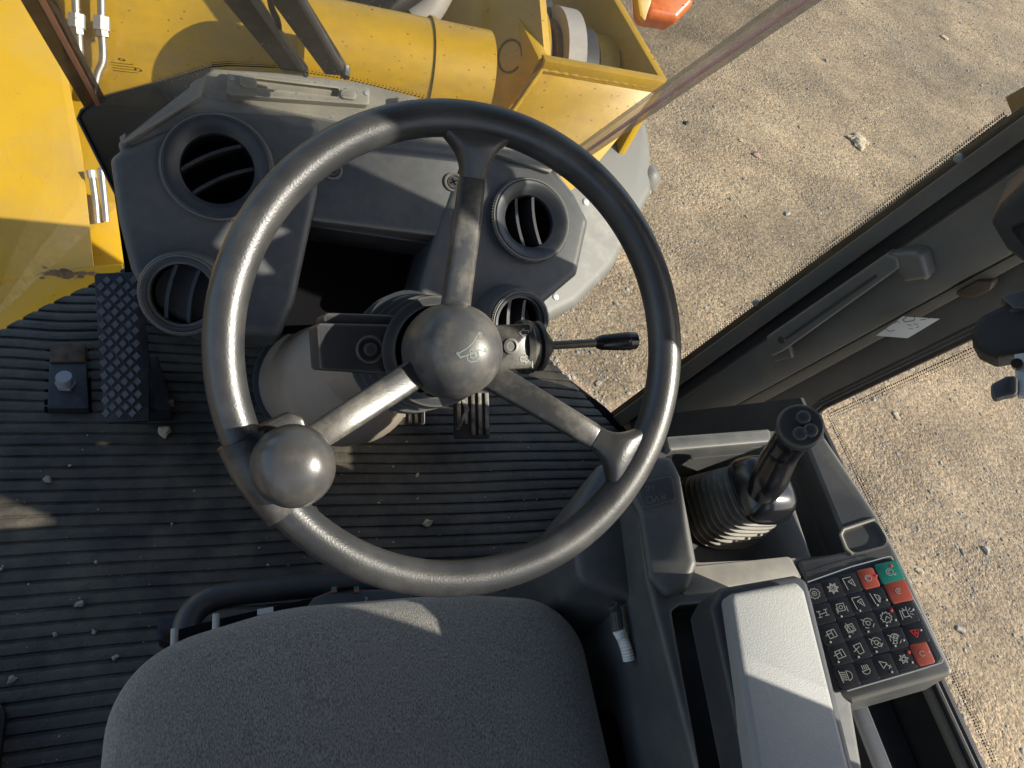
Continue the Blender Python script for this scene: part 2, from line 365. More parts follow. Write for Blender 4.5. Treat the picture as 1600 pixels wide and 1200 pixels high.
def ground_mat():
    M = bpy.data.materials.new('gravel_ground'); M.use_nodes = True; t = M.node_tree; N = t.nodes; L = t.links; p = N['Principled BSDF']
    p.inputs['Roughness'].default_value = .95; p.inputs['Specular IOR Level'].default_value = .2
    tc = N.new('ShaderNodeTexCoord'); o = tc.outputs['Object']
    def nz(s, d, rg=.6):
        n = N.new('ShaderNodeTexNoise'); n.inputs['Scale'].default_value = s; n.inputs['Detail'].default_value = d; n.inputs['Roughness'].default_value = rg; L.new(o, n.inputs['Vector']); return n.outputs['Fac']
    def ramp(f, a, b, ca, cb):
        r = N.new('ShaderNodeValToRGB'); e = r.color_ramp.elements; e[0].position = a; e[1].position = b; e[0].color = (*ca, 1); e[1].color = (*cb, 1); L.new(f, r.inputs[0]); return r.outputs[0]
    def mix(f, a, b, bt='MIX'):
        x = N.new('ShaderNodeMix'); x.data_type = 'RGBA'; x.blend_type = bt
        if isinstance(f, float): x.inputs[0].default_value = f
        else: L.new(f, x.inputs[0])
        L.new(a, x.inputs[6]); L.new(b, x.inputs[7]); return x.outputs[2]
    big = ramp(nz(1.1, 6), .42, .62, (0, 0, 0), (1, 1, 1))
    fine = ramp(nz(65, 8, .7), .3, .7, (.150, .127, .098), (.30, .255, .198))
    sand = ramp(nz(50, 6, .7), .3, .7, (.205, .168, .124), (.345, .287, .214))
    c = mix(big, fine, sand)
    vo = N.new('ShaderNodeTexVoronoi'); vo.inputs['Scale'].default_value = 75; vo.inputs['Randomness'].default_value = 1; L.new(o, vo.inputs['Vector'])
    vc = N.new('ShaderNodeRGBToBW'); L.new(vo.outputs['Color'], vc.inputs[0])
    cell = ramp(vc.outputs[0], .2, .8, (.5, .5, .5), (1.2, 1.17, 1.1))
    c = mix(.8, c, cell, 'MULTIPLY')
    patch = ramp(nz(2.6, 7, .65), .38, .64, (.80, .79, .78), (1.10, 1.09, 1.06)); c = mix(1.0, c, patch, 'MULTIPLY')
    patch2 = ramp(nz(.55, 4, .6), .4, .62, (.93, .87, .80), (1.12, 1.04, .95)); c = mix(1.0, c, patch2, 'MULTIPLY')
    L.new(c, p.inputs['Base Color'])
    h = N.new('ShaderNodeMath'); h.operation = 'MULTIPLY_ADD'; L.new(vo.outputs['Distance'], h.inputs[0]); h.inputs[1].default_value = -1.5; L.new(nz(150, 4, .6), h.inputs[2])
    h2 = N.new('ShaderNodeMath'); h2.operation = 'MULTIPLY_ADD'; L.new(nz(9, 6), h2.inputs[0]); h2.inputs[1].default_value = 2.2; L.new(h.outputs[0], h2.inputs[2])
    vo2 = N.new('ShaderNodeTexVoronoi'); vo2.inputs['Scale'].default_value = 31; L.new(o, vo2.inputs['Vector'])
    h3 = N.new('ShaderNodeMath'); h3.operation = 'MULTIPLY_ADD'; L.new(vo2.outputs['Distance'], h3.inputs[0]); h3.inputs[1].default_value = -1.3; L.new(h2.outputs[0], h3.inputs[2]); h2 = h3
    b = N.new('ShaderNodeBump'); b.inputs['Distance'].default_value = .0055
    st = N.new('ShaderNodeMapRange'); st.inputs[1].default_value = .36; st.inputs[2].default_value = .62; st.inputs[3].default_value = 1; st.inputs[4].default_value = .35; L.new(nz(1.9, 7), st.inputs[0]); L.new(st.outputs[0], b.inputs['Strength']); L.new(h2.outputs[0], b.inputs['Height']); L.new(b.outputs[0], p.inputs['Normal'])
    return M
ground_m = ground_mat()
stone_m = mat('stone', (.30, .27, .225), .9, col2=(.17, .155, .135), scale=14, mix=(.42, .58), bump=.3, bscale=150)
stone_pale = mat('pale_stone', (.45, .36, .24), .9, col2=(.36, .28, .19), scale=20, bump=.5, bscale=80)

# ================================================================== SETTING
GZ = -1.6
b = bmesh.new()
for x, y in ((-60, -60), (60, -60), (60, 60), (-60, 60)): b.verts.new((x, y, GZ))
b.faces.new(b.verts); structure(obj('ground', b, ground_m))

def icos():
    t = (1+5**.5)/2
    vs = [V(p).normalized() for p in ((-1, t, 0), (1, t, 0), (-1, -t, 0), (1, -t, 0), (0, -1, t), (0, 1, t), (0, -1, -t), (0, 1, -t), (t, 0, -1), (t, 0, 1), (-t, 0, -1), (-t, 0, 1))]
    fs = ((0, 11, 5), (0, 5, 1), (0, 1, 7), (0, 7, 10), (0, 10, 11), (1, 5, 9), (5, 11, 4), (11, 10, 2), (10, 7, 6), (7, 1, 8), (3, 9, 4), (3, 4, 2), (3, 2, 6), (3, 6, 8), (3, 8, 9), (4, 9, 5), (2, 4, 11), (6, 2, 10), (8, 6, 7), (9, 8, 1))
    return vs, fs
IV, IF = icos()
def gravel():
    verts, faces = [], []
    def add(x, y, r):
        a = random.random()*pi; s = [r*random.uniform(.7, 1.35), r*random.uniform(.6, 1), r*random.uniform(.35, .7)]; n = len(verts)
        for p in IV:
            k = random.uniform(.8, 1.2); px, py = p.x*s[0]*k, p.y*s[1]*k
            verts.append((x+px*cos(a)-py*sin(a), y+px*sin(a)+py*cos(a), GZ+s[2]*.25+p.z*s[2]*k))
        faces.extend([(n+i, n+j, n+k) for i, j, k in IF])
    blobs = [(random.uniform(.8, 9), random.uniform(-1, 8), random.uniform(.15, .7)) for _ in range(70)]
    cnt = 0
    while cnt < 36000:
        if random.random() < .6:
            q = random.choice(blobs); x, y = random.gauss(q[0], q[2]), random.gauss(q[1], q[2])
        else: x, y = random.uniform(.6, 9), random.uniform(-1.2, 9)
        # only where the view past the cab reaches the ground
        d = V((x, y, GZ))-CAM; w = d.dot(fwd)
        if w < .1: continue
        u, v = 800+FPX*d.dot(right)/w, 600+FPX*d.dot(down)/w
        if u < 760 or u > 1680 or v < -60 or v > 1260: continue
        r = min(.024, .0026+random.expovariate(1/.0021)); add(x, y, r); cnt += 1
    me = bpy.data.meshes.new('gravel'); me.from_pydata(verts, [], faces); me.materials.append(stone_m)
    o = bpy.data.objects.new('gravel', me); COL.objects.link(o)
    tag(o, 'loose grey and tan gravel strewn over the dusty ground', 'gravel', kind='stuff')
gravel()
def rock(u, v, r, m, label, z=GZ, flat=.6, group=None, name='stone', cat='stone', asp=1.3, sub=2):
    b = bmesh.new(); bmesh.ops.create_icosphere(b, subdivisions=sub, radius=1)
    a = random.random()*pi; P = onz(u, v, z)
    for q in b.verts:
        k = 1+.22*sin(q.co.x*4.1+u)+.16*sin(q.co.y*5.3+v)+(random.uniform(-.07, .07) if sub < 3 else .10*sin(q.co.x*11+v)*sin(q.co.y*13+u)+.07*sin(q.co.y*23+q.co.z*9)+random.uniform(-.03, .03)); c = q.co*k*r
        c = V((c.x*asp, c.y, c.z*flat)); q.co = V((c.x*cos(a)-c.y*sin(a), c.x*sin(a)+c.y*cos(a), c.z+r*flat*.55))
    o = obj(name, b, m, ang=25); o.location = P
    return tag(o, label, cat, group)
rock(1340, 222, .085, mat('dry_clod', (.40, .325, .225), .95, col2=(.30, .24, .165), scale=30, bump=.9, bscale=60, bdist=.01), 'large flat tan clod lying alone on the gravel', flat=.30, asp=1.15, sub=4)
rock(1072, 193, .019, hose_m, 'small black stone on the gravel beside the grey mudguard')
rock(1157, 220, .016, stone_pale, 'pale pebble above the reddish stone on the gravel')
rock(1182, 243, .03, mat('reddish_stone', (.25, .16, .12), .9), 'reddish stone in the gravel below the pale pebble', flat=.4)
rock(1436, 893, .017, stone_pale, 'rounded pale pebble on the gravel beside the keypad edge')

for i, (u, v, r, lb) in enumerate([(1010, 300, .02, 'small grey stone on the gravel between the mudguard nub and the pillar'), (1290, 95, .022, 'grey brown stone on the gravel above the large tan clod'), (1120, 95, .018, 'small tan stone on the gravel just right of the sealant strip'),
        (1475, 60, .026, 'dark grey stone on the gravel at the top right'), (1230, 335, .018, 'small rusty stone on the gravel below the tan clod'), (935, 600, .014, 'pale grit stone on the gravel beside the stalk tip corner'), (1400, 650, .018, 'grey stone seen through the right side window under the latch'), (1540, 860, .02, 'tan stone seen through the side window right of the keypad'), (1500, 985, .016, 'pale stone on the gravel close to the keypad corner'), (1035, 470, .016, 'small tan stone on the gravel beside the right wheel rim')]):
    rock(u, v, r, stone_pale if i % 3 == 0 else stone_m, lb, asp=1.4)
# cab floor and roof (the roof keeps the sun off the rear of the cab as in the photograph)
FL0 = onz(0, 515, 0); FL1 = onz(190, 415, 0); FR0 = onz(860, 565, 0); FR1 = onz(950, 635, 0)
CX = .17                                                       # centre line of the cab
yF = 1.20                                                      # front of the cab floor
def mirrorx(x): return 2*CX-x
hullR = [(.575, yF), (FR0.x, FR0.y), (FR1.x, FR1.y)]
floor_out = [(-.20, yF), (.56, yF), (FR0.x, FR0.y), (FR1.x, FR1.y), (.86, .80), (.88, -.75), (-.55, -.75), (-.55, .86), (FL0.x, FL0.y)]
structure(obj('cab_floor', slab_bm(zpl(-.008), floor_out, .05, 0), black_void))
b = bmesh.new()
for P, Q in (((-.58, -.8), (.92, .92)),):
    box_bm((.17, .05, 1.78), 1.52, 1.72, .07, bev=.03, seg=3, bm=b)
structure(obj('cab_roof', b, plastic_top))
b = bmesh.new(); box_bm((.80, .40, 1.475), .20, .44, .53, bev=.02, seg=2, bm=b); box_bm((.802, .29, 1.14), .19, .22, .24, bev=.02, seg=2, bm=b)  # unseen boxes added under the roof to shade the wheel and floor
structure(obj('added_shade_panel', b, plastic_top))
# rear wall with an open rear window, left and right B-pillars
b = bmesh.new()
box_bm((.17, -.78, .42), 1.44, .05, .86, bev=.004, bm=b)
box_bm((-.52, -.78, 1.29), .08, .05, .90, bev=.004, bm=b); box_bm((.86, -.78, 1.29), .08, .05, .90, bev=.004, bm=b)
structure(obj('cab_rear_wall', b, pillar_m))

# ---- ribbed floor mat
def floor_mat():
    pitch = .0226; y0, y1 = -.70, 1.30; nx = 90; x0, x1 = -.545, .875
    prof = ((0, -.0045), (.09, -.0043), (.15, -.0003), (.3, .0002), (.5, .0005), (.7, .0002), (.85, -.0003), (.91, -.0043))
    b = bmesh.new(); rows = []
    nrib = int((y1-y0)/pitch)
    for i in range(nrib):
        for f, h in prof:
            y = y0+(i+f)*pitch; r = []
            for k in range(nx+1):
                x = x0+(x1-x0)*k/nx
                # the mat is buckled near the foot plate at the front left
                g = math.exp(-((x+.30)/.13)**2-((y-1.02)/.16)**2); g2 = math.exp(-((x-.72)/.12)**2-((y-.95)/.12)**2)
                yy = y+.017*g*sin(x*26)+.0025*sin(x*5.1+y*3)+.0012*sin(x*13+y*9)-.02*g2*(x-.7)*6-.012*g*sin(x*26)
                r.append(b.verts.new((x, yy, h+.010*g+.010*g2+.0008*sin(x*19+y*31)+random.uniform(-.0004, .0004))))
            rows.append(r)
    for q, w in zip(rows, rows[1:]):
        for k in range(nx): b.faces.new((q[k], q[k+1], w[k+1], w[k]))
    pts = [V((x, y, 0)) for x, y in floor_out]
    for p, q in zip(pts, pts[1:]+pts[:1]):
        d = (q-p); n = V((-d.y, d.x, 0)).normalized()
        if n.dot(V((.17, .2, 0))-p) > 0: n = -n
        bmesh.ops.bisect_plane(b, geom=b.verts[:]+b.edges[:]+b.faces[:], plane_co=p-n*.004, plane_no=n, clear_outer=True)
    o = obj('floor_mat', b, rubber, ang=50)
    return tag(o, 'black ribbed rubber mat covering the cab floor, dusty and scuffed', 'floor mat')
floor_mat()

# ================================================================== LOADER FRONT (outside the windscreen)
YA = Plane((0, 2.3, -.25), (0, -.72, .70))
front = thing('loader_front_frame', 'yellow loader front frame of welded plates with tube and pivot box, seen through the windscreen', 'loader frame', (.5, 2.4, -1.0))
# broad sunlit plate behind the pipes
slab('back_plate', YA, [(60, -80), (545, -80), (640, 230), (560, 420), (100, 440), (100, 100)], .06, yellow, front, r=0, bev=.004)
# cross tube
tp = Plane((0, 2.15, -.05), (0, -.6, .8))
a0, a1 = tp.hit(470, 78), tp.hit(752, 128)
tb = tube_bm([a0, a0+(a1-a0)*.25, a0+(a1-a0)*.5, a0+(a1-a0)*.75, a1], .155, 40)
obj('cross_tube', tb, yellow, front)
obj('weld_collar', tube_bm([a0+(a1-a0)*.66, a0+(a1-a0)*.68], .162, 40), yellow, front)
# upright plates of the pivot box
fb = Plane((1.15, 2.17, 0), (0, -.80, .60))
slab('rear_plate', fb, [(846, 104), (1031, 135), (1008, 166), (905, 290), (840, 330), (790, 175)], .03, yellow, front, r=0, bev=.003)
lp0 = Plane((.93, 2.25, 0), (-.85, -.40, .33))
slab('inner_cheek', lp0, [(700, -60), (838, -60), (852, 100), (800, 172), (770, 330), (700, 330), (655, 60)], .035, yellow, front, r=0, bev=.003)
ec = lp0.px(797, 88); obj('weld_ring', tube_bm([lp0.w(ec[0]+.052*cos(2*pi*k/28), ec[1]+.052*sin(2*pi*k/28), .001) for k in range(26)], .004, 6), rust, front)
P1 = fb.hit(846, 100); P2 = fb.hit(1033, 133)
def beam(name, A, B, w, h, m, parent, up=(0, 0, 1), bev=.003):
    A, B = V(A), V(B); d = (B-A); L = d.length; X = d.normalized(); U = V(up); Y = U.cross(X).normalized()
    return obj(name, box_bm((A+B)/2, L, w, h, X, Y, bev), m, parent)
beam('top_edge', P1, P2, .035, .05, yellow, front)
Q2 = P2+V((-.16, .95, .05)); beam('outer_cheek', P2+V((0, .02, -.28)), Q2+V((0, 0, -.28)), .03, .60, yellow, front)
Q1 = P1+V((-.16, .95, .05)); beam('middle_cheek', P1+V((.0, .02, -.28)), Q1+V((0, 0, -.28)), .04, .60, yellow, front)
slab('floor_plate', zpl(-.56), [tuple((P1+V((-.2, -.1, 0))).xy), tuple((P2+V((0, 0, 0))).xy), tuple(Q2.xy), tuple((Q1+V((-.2, 0, 0))).xy)], .03, yellow, front, raw=True, r=0)
def bead(A, B, r=.007):
    A, B = V(A), V(B); n = max(4, int((B-A).length/.012)); pts = [A+(B-A)*i/n for i in range(n+1)]
    obj('weld_bead', tube_bm(pts, [r*(1+.25*sin(i*2.1)+random.uniform(-.15, .15)) for i in range(n+1)], 8), yellow, front)
bead(fb.w(*fb.px(846, 108), .004), fb.w(*fb.px(1030, 139), .004)); bead(fb.w(*fb.px(846, 108), .006), fb.w(*fb.px(800, 175), .006))
# pivot pin with its rings inside the box
pa = P1+V((.06, .30, -.20)); pb = P2+V((-.06, .30, -.20)); pd = pb-pa
obj('pivot_pin', tube_bm([pa, pb], .12, 36), pin_grey, front)
for f0, f1, r, mm in ((.0, .10, .20, yellow), (.10, .17, .155, pin_grey), (.20, .27, .17, rust), (.27, .50, .215, pin_grey), (.50, .72, .165, plastic_dark), (.74, 1.0, .15, yellow)):
    obj('pivot_ring', tube_bm([pa+pd*f0, pa+pd*(f0+.01), pa+pd*(f1-.01), pa+pd*f1], [r*.95, r, r, r*.95], 36), mm, front)
arm = [onz(930, 40, .0), onz(900, -60, .25)]
obj('lift_arm_end', box_bm(pa+pd*.3+V((-.1, .42, .12)), .16, .9, .20, (1, 0, 0), (-.15, 1, .25), .03, 3), plastic_dark, front)
obj('added_shade_beam', box_bm((.86, 2.18, .80), .10, .17, .95, (1, 0, 0), (0, 1, .1), .01), yellow, front)  # unseen beam added to cast a shade band on the cross tube
obj('added_shade_rod', tube_bm([(.58, 2.12, .34), (.60, 2.2, .8), (.62, 2.3, 1.3)], .055, 20), plastic_dark, front)  # unseen rod added for a second band of shade on the tube
# upper struts and hoses above the tube
slab('upper_web', Plane((.2, 2.75, 0), (0, -.9, .4)), [(640, -60), (800, -60), (850, 110), (560, 95)], .04, yellow, front, r=0)
hp = Plane((.3, 2.55, .05), (0, -.8, .6))
hs = thing('hydraulic_hose_bundle', 'black hydraulic hoses with a bare steel fitting behind the yellow cross tube', 'hose', hp.hit(600, 10))
for q, r, mm, nm in (([(545, 20), (580, -5), (640, -40)], .05, hose_m, 'hose'), ([(575, 26), (610, 6), (660, -30)], .055, hose_m, 'hose'), ([(646, 34), (672, 12), (700, -40)], .05, pin_grey, 'sleeve'), ([(618, 34), (632, 10), (634, -20)], .022, steel, 'fitting')):
    obj(nm, tube_bm(smooth_path([hp.hit(*p) for p in q]), r, 14), mm, hs)

# grey steel pipes on the left of the back plate
pipes = thing('hydraulic_pipe_pair', 'two bare steel hydraulic pipes running up the yellow front frame', 'pipe', YA.hit(140, 100))
pl = YA.up(.05)
for k, q in enumerate(([(117, -40), (119, 20), (122, 45), (125, 90)], [(158, -40), (159, 40), (161, 80), (160, 98), (152, 118), (146, 150)])):
    obj('pipe', tube_bm(smooth_path([pl.hit(*p) for p in q]), .011, 14), steel, pipes)
    u, v0 = ((120, 34), (159, 38))[k]
    A, B = pl.hit(u, v0-12), pl.hit(u, v0+10)
    hexs = [(1.0*cos(i*pi/3), 1.0*sin(i*pi/3)) for i in range(6)]
    obj('fitting', tube_bm([A, B], .024, sq=hexs), zinc, pipes, ang=25)
    obj('nut', tube_bm([B, pl.hit(u+1, v0+20)], .019, sq=hexs), steel, pipes, ang=25)
low = thing('lower_pipe_pair', 'short grey pipes below the dash end in front of a bright yellow plate', 'pipe', YA.hit(160, 300))
pl2 = Plane((-.3, 1.75, -.25), (0, -.72, .7))
for q in ([(143, 268), (149, 310), (152, 348)], [(158, 262), (163, 310), (166, 346)]):
    obj('pipe', tube_bm(smooth_path([pl2.hit(*p) for p in q]), .009, 12), steel, low)
obj('fitting', tube_bm([pl2.hit(142, 266), pl2.hit(144, 278)], .012, 10), zinc, low)
slab('base_plate', Plane((-.3, 1.72, -.32), (0, -.62, .78)), [(128, 300), (215, 330), (240, 480), (120, 470)], .03, yellow, low, r=0)

# big yellow side panel at the far left
SPp = Plane((-.55, 1.6, -.30), (.10, -.30, .95))
side = thing('yellow_side_panel', 'large yellow sheet panel at the far left with rust along its lower fold', 'panel', SPp.hit(60, 300))
slab('panel_sheet', SPp, [(-420, -120), (58, -120), (104, 108), (129, 240), (147, 418), (0, 438), (-420, 500)], .035, yellow, side, r=.004, bev=.004)
fold = Plane(SPp.hit(60, 430), (.05, -.75, .65))
slab('lower_fold', fold, [(-420, 496), (0, 437), (147, 417), (190, 414), (200, 440), (10, 560), (-420, 700)], .02, yellow, side, r=0, bev=.002)
b = bmesh.new()
for i in range(46):
    u = random.gauss(102, 24); v = 421-(u-102)*.03+random.gauss(7, 3.4); p = fold.px(u, v); n = random.randint(5, 8); r = random.uniform(.002, .009)
    vv = [b.verts.new(fold.w(p[0]+1.8*r*cos(2*pi*k/n)*random.uniform(.6, 1.2), p[1]+.7*r*sin(2*pi*k/n)*random.uniform(.6, 1.2), .0012+.00001*i)) for k in range(n)]
    b.faces.new(vv)
o = obj('rust_patch', b, rust, side); o['kind'] = 'stuff'

# grey mudguard
G0 = Plane((1.45, 2.0, -.42), (.16, -.42, .9))
guard = thing('mudguard', 'light grey plastic mudguard with a pointed nub, outside to the right of the dash', 'mudguard', G0.hit(930, 350))
outl = [(985, 175), (1014, 182), (1022, 232), (1024, 300), (1000, 345), (962, 420), (905, 478), (838, 512), (760, 525), (760, 300), (860, 200)]
slab('guard_shell', G0, outl, .12, grey_guard, guard, r=.05, bev=.045, seg=5)
c = G0.px(1021, 272); obj('nub', lathe_bm(G0.up(-.03), c, [(.055, 0), (.045, .015), (.026, .03), (.014, .038), (0, .041)], 20), grey_guard, guard)
c = G0.px(868, 464); obj('rivet', lathe_bm(G0, c, [(.013, 0), (.011, .004), (0, .007)], 14), zinc, guard)
c = G0.px(915, 316); obj('rivet', lathe_bm(G0, c, [(.016, 0), (.012, .005), (0, .008)], 14), zinc, guard)

# amber lamp with its bracket
LP = Plane((1.75, 2.95, .12), (0, -.6, .8))
lamp = thing('indicator_lamp', 'orange lamp on a yellow bracket at the top edge, right of the pivot box', 'lamp', LP.hit(1045, 10))
slab('lens', LP, [(1004, -70), (1092, -70), (1086, 6), (1060, 33), (1010, 24)], .10, orange, lamp, r=.03, bev=.03, seg=4)
slab('bracket', Plane((1.6, 2.75, .10), (0, -.7, .7)), [(985, -70), (1040, -70), (1008, 33), (1000, 24)], .03, yellow, lamp, r=0, bev=.003)

# ================================================================== WINDSCREEN
zs = [FL1, onz(145, 155, .5)]
PL_top = V((-.205, .80, 1.0)); 
def seam_plane(xc):                       # line of a glass joint: leans towards the driver going up
    return None
def lean(z): return 1.215-.145*z-.16*z*z*.6         # y of the windscreen at height z
# centre pane: flat, leaning back
def on_x(u, v, x):
    d = ray(u, v); return CAM+d*(x/d.x)
JL0, JL1 = on_x(145, 155, -.205), on_x(60, 0, -.215)
JR0, JR1 = on_x(870, 266, .545), on_x(1250, 0, .56)
dl = (JL1-JL0)/(JL1.z-JL0.z); dr = (JR1-JR0)/(JR1.z-JR0.z)
def jl(z): return JL0+dl*(z-JL0.z)
def jr(z): return JR0+dr*(z-JR0.z)
ws = thing('windscreen', 'dusty three part windscreen glass joined by pinkish sealant strips', 'windscreen', (CX, 1.1, .45))
def pane(name, pts, th, m, parent, nrm=None):
    pts = [V(p) for p in pts]; n = (pts[1]-pts[0]).cross(pts[2]-pts[0]).normalized()
    if n.dot(CAM-pts[0]) < 0: n = -n
    b = bmesh.new(); t = [b.verts.new(p) for p in pts]; u = [b.verts.new(p-n*th) for p in pts]; k = len(pts)
    b.faces.new(t); b.faces.new(u[::-1])
    for i in range(k): b.faces.new((t[i], u[i], u[(i+1) % k], t[(i+1) % k]))
    return obj(name, b, m, parent)
ZT = 1.50
pane('centre_pane', [jl(.44)+V((.012, 0, 0)), jr(.50)-V((.012, 0, 0)), jr(ZT)-V((.012, 0, 0)), jl(ZT)+V((.012, 0, 0))], .006, glass_mid, ws)
AR0 = V((FR1.x, FR1.y, 0)); AR1 = V((.855, .63, 1.0))
def arp(z): return AR0+(AR1-AR0)*z
def alp(z): q = arp(z); return V((mirrorx(q.x), q.y+.03, q.z))
pane('right_pane', [V((FR0.x-.12, FR0.y+.13, .004)), arp(.02), arp(ZT), jr(ZT)+V((.012, 0, 0)), jr(.5)+V((.012, 0, 0))], .006, glass_front, ws)
pane('left_pane', [jl(.02)-V((.012, 0, 0)), jl(ZT)-V((.012, 0, 0)), alp(ZT), alp(.02)], .006, glass_front, ws)
seam_l = mat('seam_brown', (.17, .105, .06), .4, col2=(.24, .16, .10), scale=30); seam_l.node_tree.nodes['Principled BSDF'].inputs['Alpha'].default_value = .85
pink_l = mat('sealant_orange', (.85, .42, .24), .4)
def seam(A, B, wide, side_, seam_m=seam_m, pink=pink):
    d = (B-A).normalized(); w = d.cross((CAM-(A+B)/2).normalized()).normalized(); t = w.cross(d)
    obj('edge_band', box_bm((A+B)/2, (B-A).length, wide, .010, d, w, .001), seam_m, ws)
    obj('sealant', box_bm((A+B)/2+t*.004+w*side_*.1*wide, (B-A).length, wide*.22, .009, d, w, .002), pink, ws)
seam(jl(JL0.z-.01), jl(ZT), .034, 1, seam_l, pink_l); seam(jr(JR0.z-.05), jr(ZT), .026, 1)
# printed dots along the lower edge of the centre pane and the pane corner
b = bmesh.new(); up_ = (jl(1)-jl(.5)).normalized(); cp = Plane(jl(.45), (jr(.5)-jl(.45)).cross(up_), (jr(.5)-jl(.45)))
if cp.N.dot(CAM-cp.P) < 0: cp = Plane(cp.P, -cp.N, cp.ax)
def dots(path, n, rows, sp, r0, side=1, lib=None):
    for i in range(n):
        t = i/(n-1)*(len(path)-1); k = min(int(t), len(path)-2); f = t-k
        p = V(path[k])*(1-f)+V(path[k+1])*f; d = (V(path[k+1])-V(path[k])).normalized(); nn = V((d.y, -d.x))*side
        for j in range(rows):
            q = p+nn*sp*j+d*(sp*.5 if j % 2 else 0); r = r0*(1-.28*j)
            a = cp.px(q.x, q.y); vv = [b.verts.new(cp.w(a[0]+r*cos(2*pi*s/6), a[1]+r*sin(2*pi*s/6), .002)) for s in range(6)]; b.faces.new(vv)
dots([(152, 153), (228, 132), (330, 102), (360, 100), (430, 103), (545, 122), (660, 150)], 120, 3, 3.2, .0021)
o = obj('dot_print', b, rubber_seal, ws); o['kind'] = 'stuff'
# etched approval mark on the pane: illegible tiny strokes
b = bmesh.new(); lines = []
for row in range(4):
    x = 173+row*1.5
    while x < 208+row*2:
        L = random.uniform(1, 3); y = 95+row*4+(x-173)*.12; lines.append([cp.px(x, y), cp.px(x+L, y+L*.12)]); x += L+random.uniform(.8, 2)
lines.append(circ(*cp.px(216, 107), .0042)); lines.append(circ(*cp.px(190, 91), .0036))
obj('approval_mark', ribbon_bm(cp, lines, .0020, .002), print_k, ws)
# black cowl under the centre pane
cw = thing('windscreen_cowl', 'black cowl panel under the windscreen at the left end of the dash', 'cowl', jl(.3))
cwp = Plane(JL0+V((0, .03, -.03)), (-.25, -.80, .28))
slab('cowl_panel', cwp, [(146, 155), (238, 131), (330, 104), (320, 150), (230, 240), (230, 400), (200, 380), (182, 305), (121, 184), (124, 176)], .018, cowl_m, cw, r=0, bev=.002)
b = tube_bm([cwp.hit(*p)+cwp.N*.002 for p in ((150, 155), (128, 172), (122, 184), (184, 308))], .0022, 8)
obj('cowl_edge_trim', b, plastic_dark, cw)
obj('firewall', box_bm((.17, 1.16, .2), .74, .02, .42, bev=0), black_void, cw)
# pantograph wiper, two arms, outside the centre pane
wp = cp.up(-.035)
wiper = thing('windscreen_wiper', 'pair of dark grimy wiper arms leaning left outside the windscreen', 'wiper', wp.hit(505, 115))
def arm_strip(q0, q1, w0, w1, nm, h=.012):
    a, c = V(wp.px(*q0)), V(wp.px(*q1)); d = (c-a).normalized(); n = V((-d.y, d.x))
    slab(nm, wp, [tuple(a-n*w0/2), tuple(c-n*w1/2), tuple(c+n*w1/2), tuple(a+n*w0/2)], h, grime, wiper, raw=True, r=0, bev=.002)
arm_strip((340, -40), (462, 116), .040, .036, 'wiper_arm'); arm_strip((418, -40), (526, 118), .040, .034, 'wiper_arm')
obj('arm_rail', tube_bm([wp.hit(375, -40)+wp.N*.004, wp.hit(478, 112)+wp.N*.004], .005, 8), pin_grey, wiper)
obj('arm_rail', tube_bm([wp.hit(452, -40)+wp.N*.004, wp.hit(541, 116)+wp.N*.004], .005, 8), pin_grey, wiper)
obj('washer_tube', tube_bm(smooth_path([wp.hit(418, -30), wp.hit(424, 10), wp.hit(433, 30), wp.hit(436, 43)]), .004, 8), hose_m, wiper)
obj('pivot', tube_bm([wp.hit(540, 105), wp.hit(540, 105)+wp.N*.014], .007, 10), steel, wiper)

# ================================================================== DASH
D0 = Plane((0, .956, .50), (0, -.525, .851))
dash = thing('dashboard', 'grey dashboard with round air vents in two pods and a dusty top tray', 'dashboard', (CX, 1.0, .45))
# carrier under everything
# dusty top ledge
topo = [(183, 222), (312, 122), (332, 106), (430, 112), (560, 126), (650, 150), (762, 222), (862, 256), (906, 312), (880, 330), (760, 300), (640, 270), (500, 260), (300, 210), (196, 262)]
ledge = slab('top_ledge', D0.up(-.012), topo, .13, plastic_top, dash, r=.010, bev=.006, seg=3)
# long tray with finger slots
tray = [(356, 110), (578, 136), (577, 164), (354, 148)]
o = slab('long_tray', D0.up(.004), tray, .03, plastic_top, dash, r=.006, bev=.002)
cut(o, slab_bm(D0.up(.02), roundpoly(D0.pix([(398, 124), (530, 140), (528, 153), (396, 138)]), .003), .026, 0))
for q in ([(374, 117), (402, 121), (402, 139), (374, 135)], [(532, 138), (557, 141), (557, 156), (532, 153)]):
    slab('finger_pad', D0.up(.009), q, .012, plastic_top, dash, r=.006, bev=.003)
for u, v in ((362, 124), (572, 147)):
    obj('screw', lathe_bm(D0.up(.004), D0.px(u, v), [(.0045, 0), (.004, .0015), (0, .002)], 10), zinc, dash)
o = slab('left_tray', D0.up(.006), [(186, 214), (309, 122), (322, 118), (314, 150), (190, 226)], .03, plastic_top, dash, r=.004, bev=.002)
cut(o, slab_bm(D0.up(.02), D0.pix([(196, 208), (298, 133), (297, 143), (196, 219)]), .03, 0))
slab('right_tray', D0.up(.006), [(622, 150), (640, 148), (668, 160), (640, 170), (622, 165)], .02, plastic_top, dash, r=.003, bev=.002)
slab('right_tray', D0.up(.006), [(770, 220), (842, 246), (866, 262), (860, 270), (764, 236)], .02, plastic_top, dash, r=.003, bev=.002)
# left pod
LPO = [(171, 246), (188, 232), (306, 180), (330, 172), (470, 178), (497, 184), (500, 205), (497, 300), (461, 470), (438, 526), (380, 522), (300, 514), (236, 480), (204, 420), (184, 340)]
podL = slab('left_pod', D0, LPO, .16, plastic, dash, r=.014, bev=.022, seg=6)
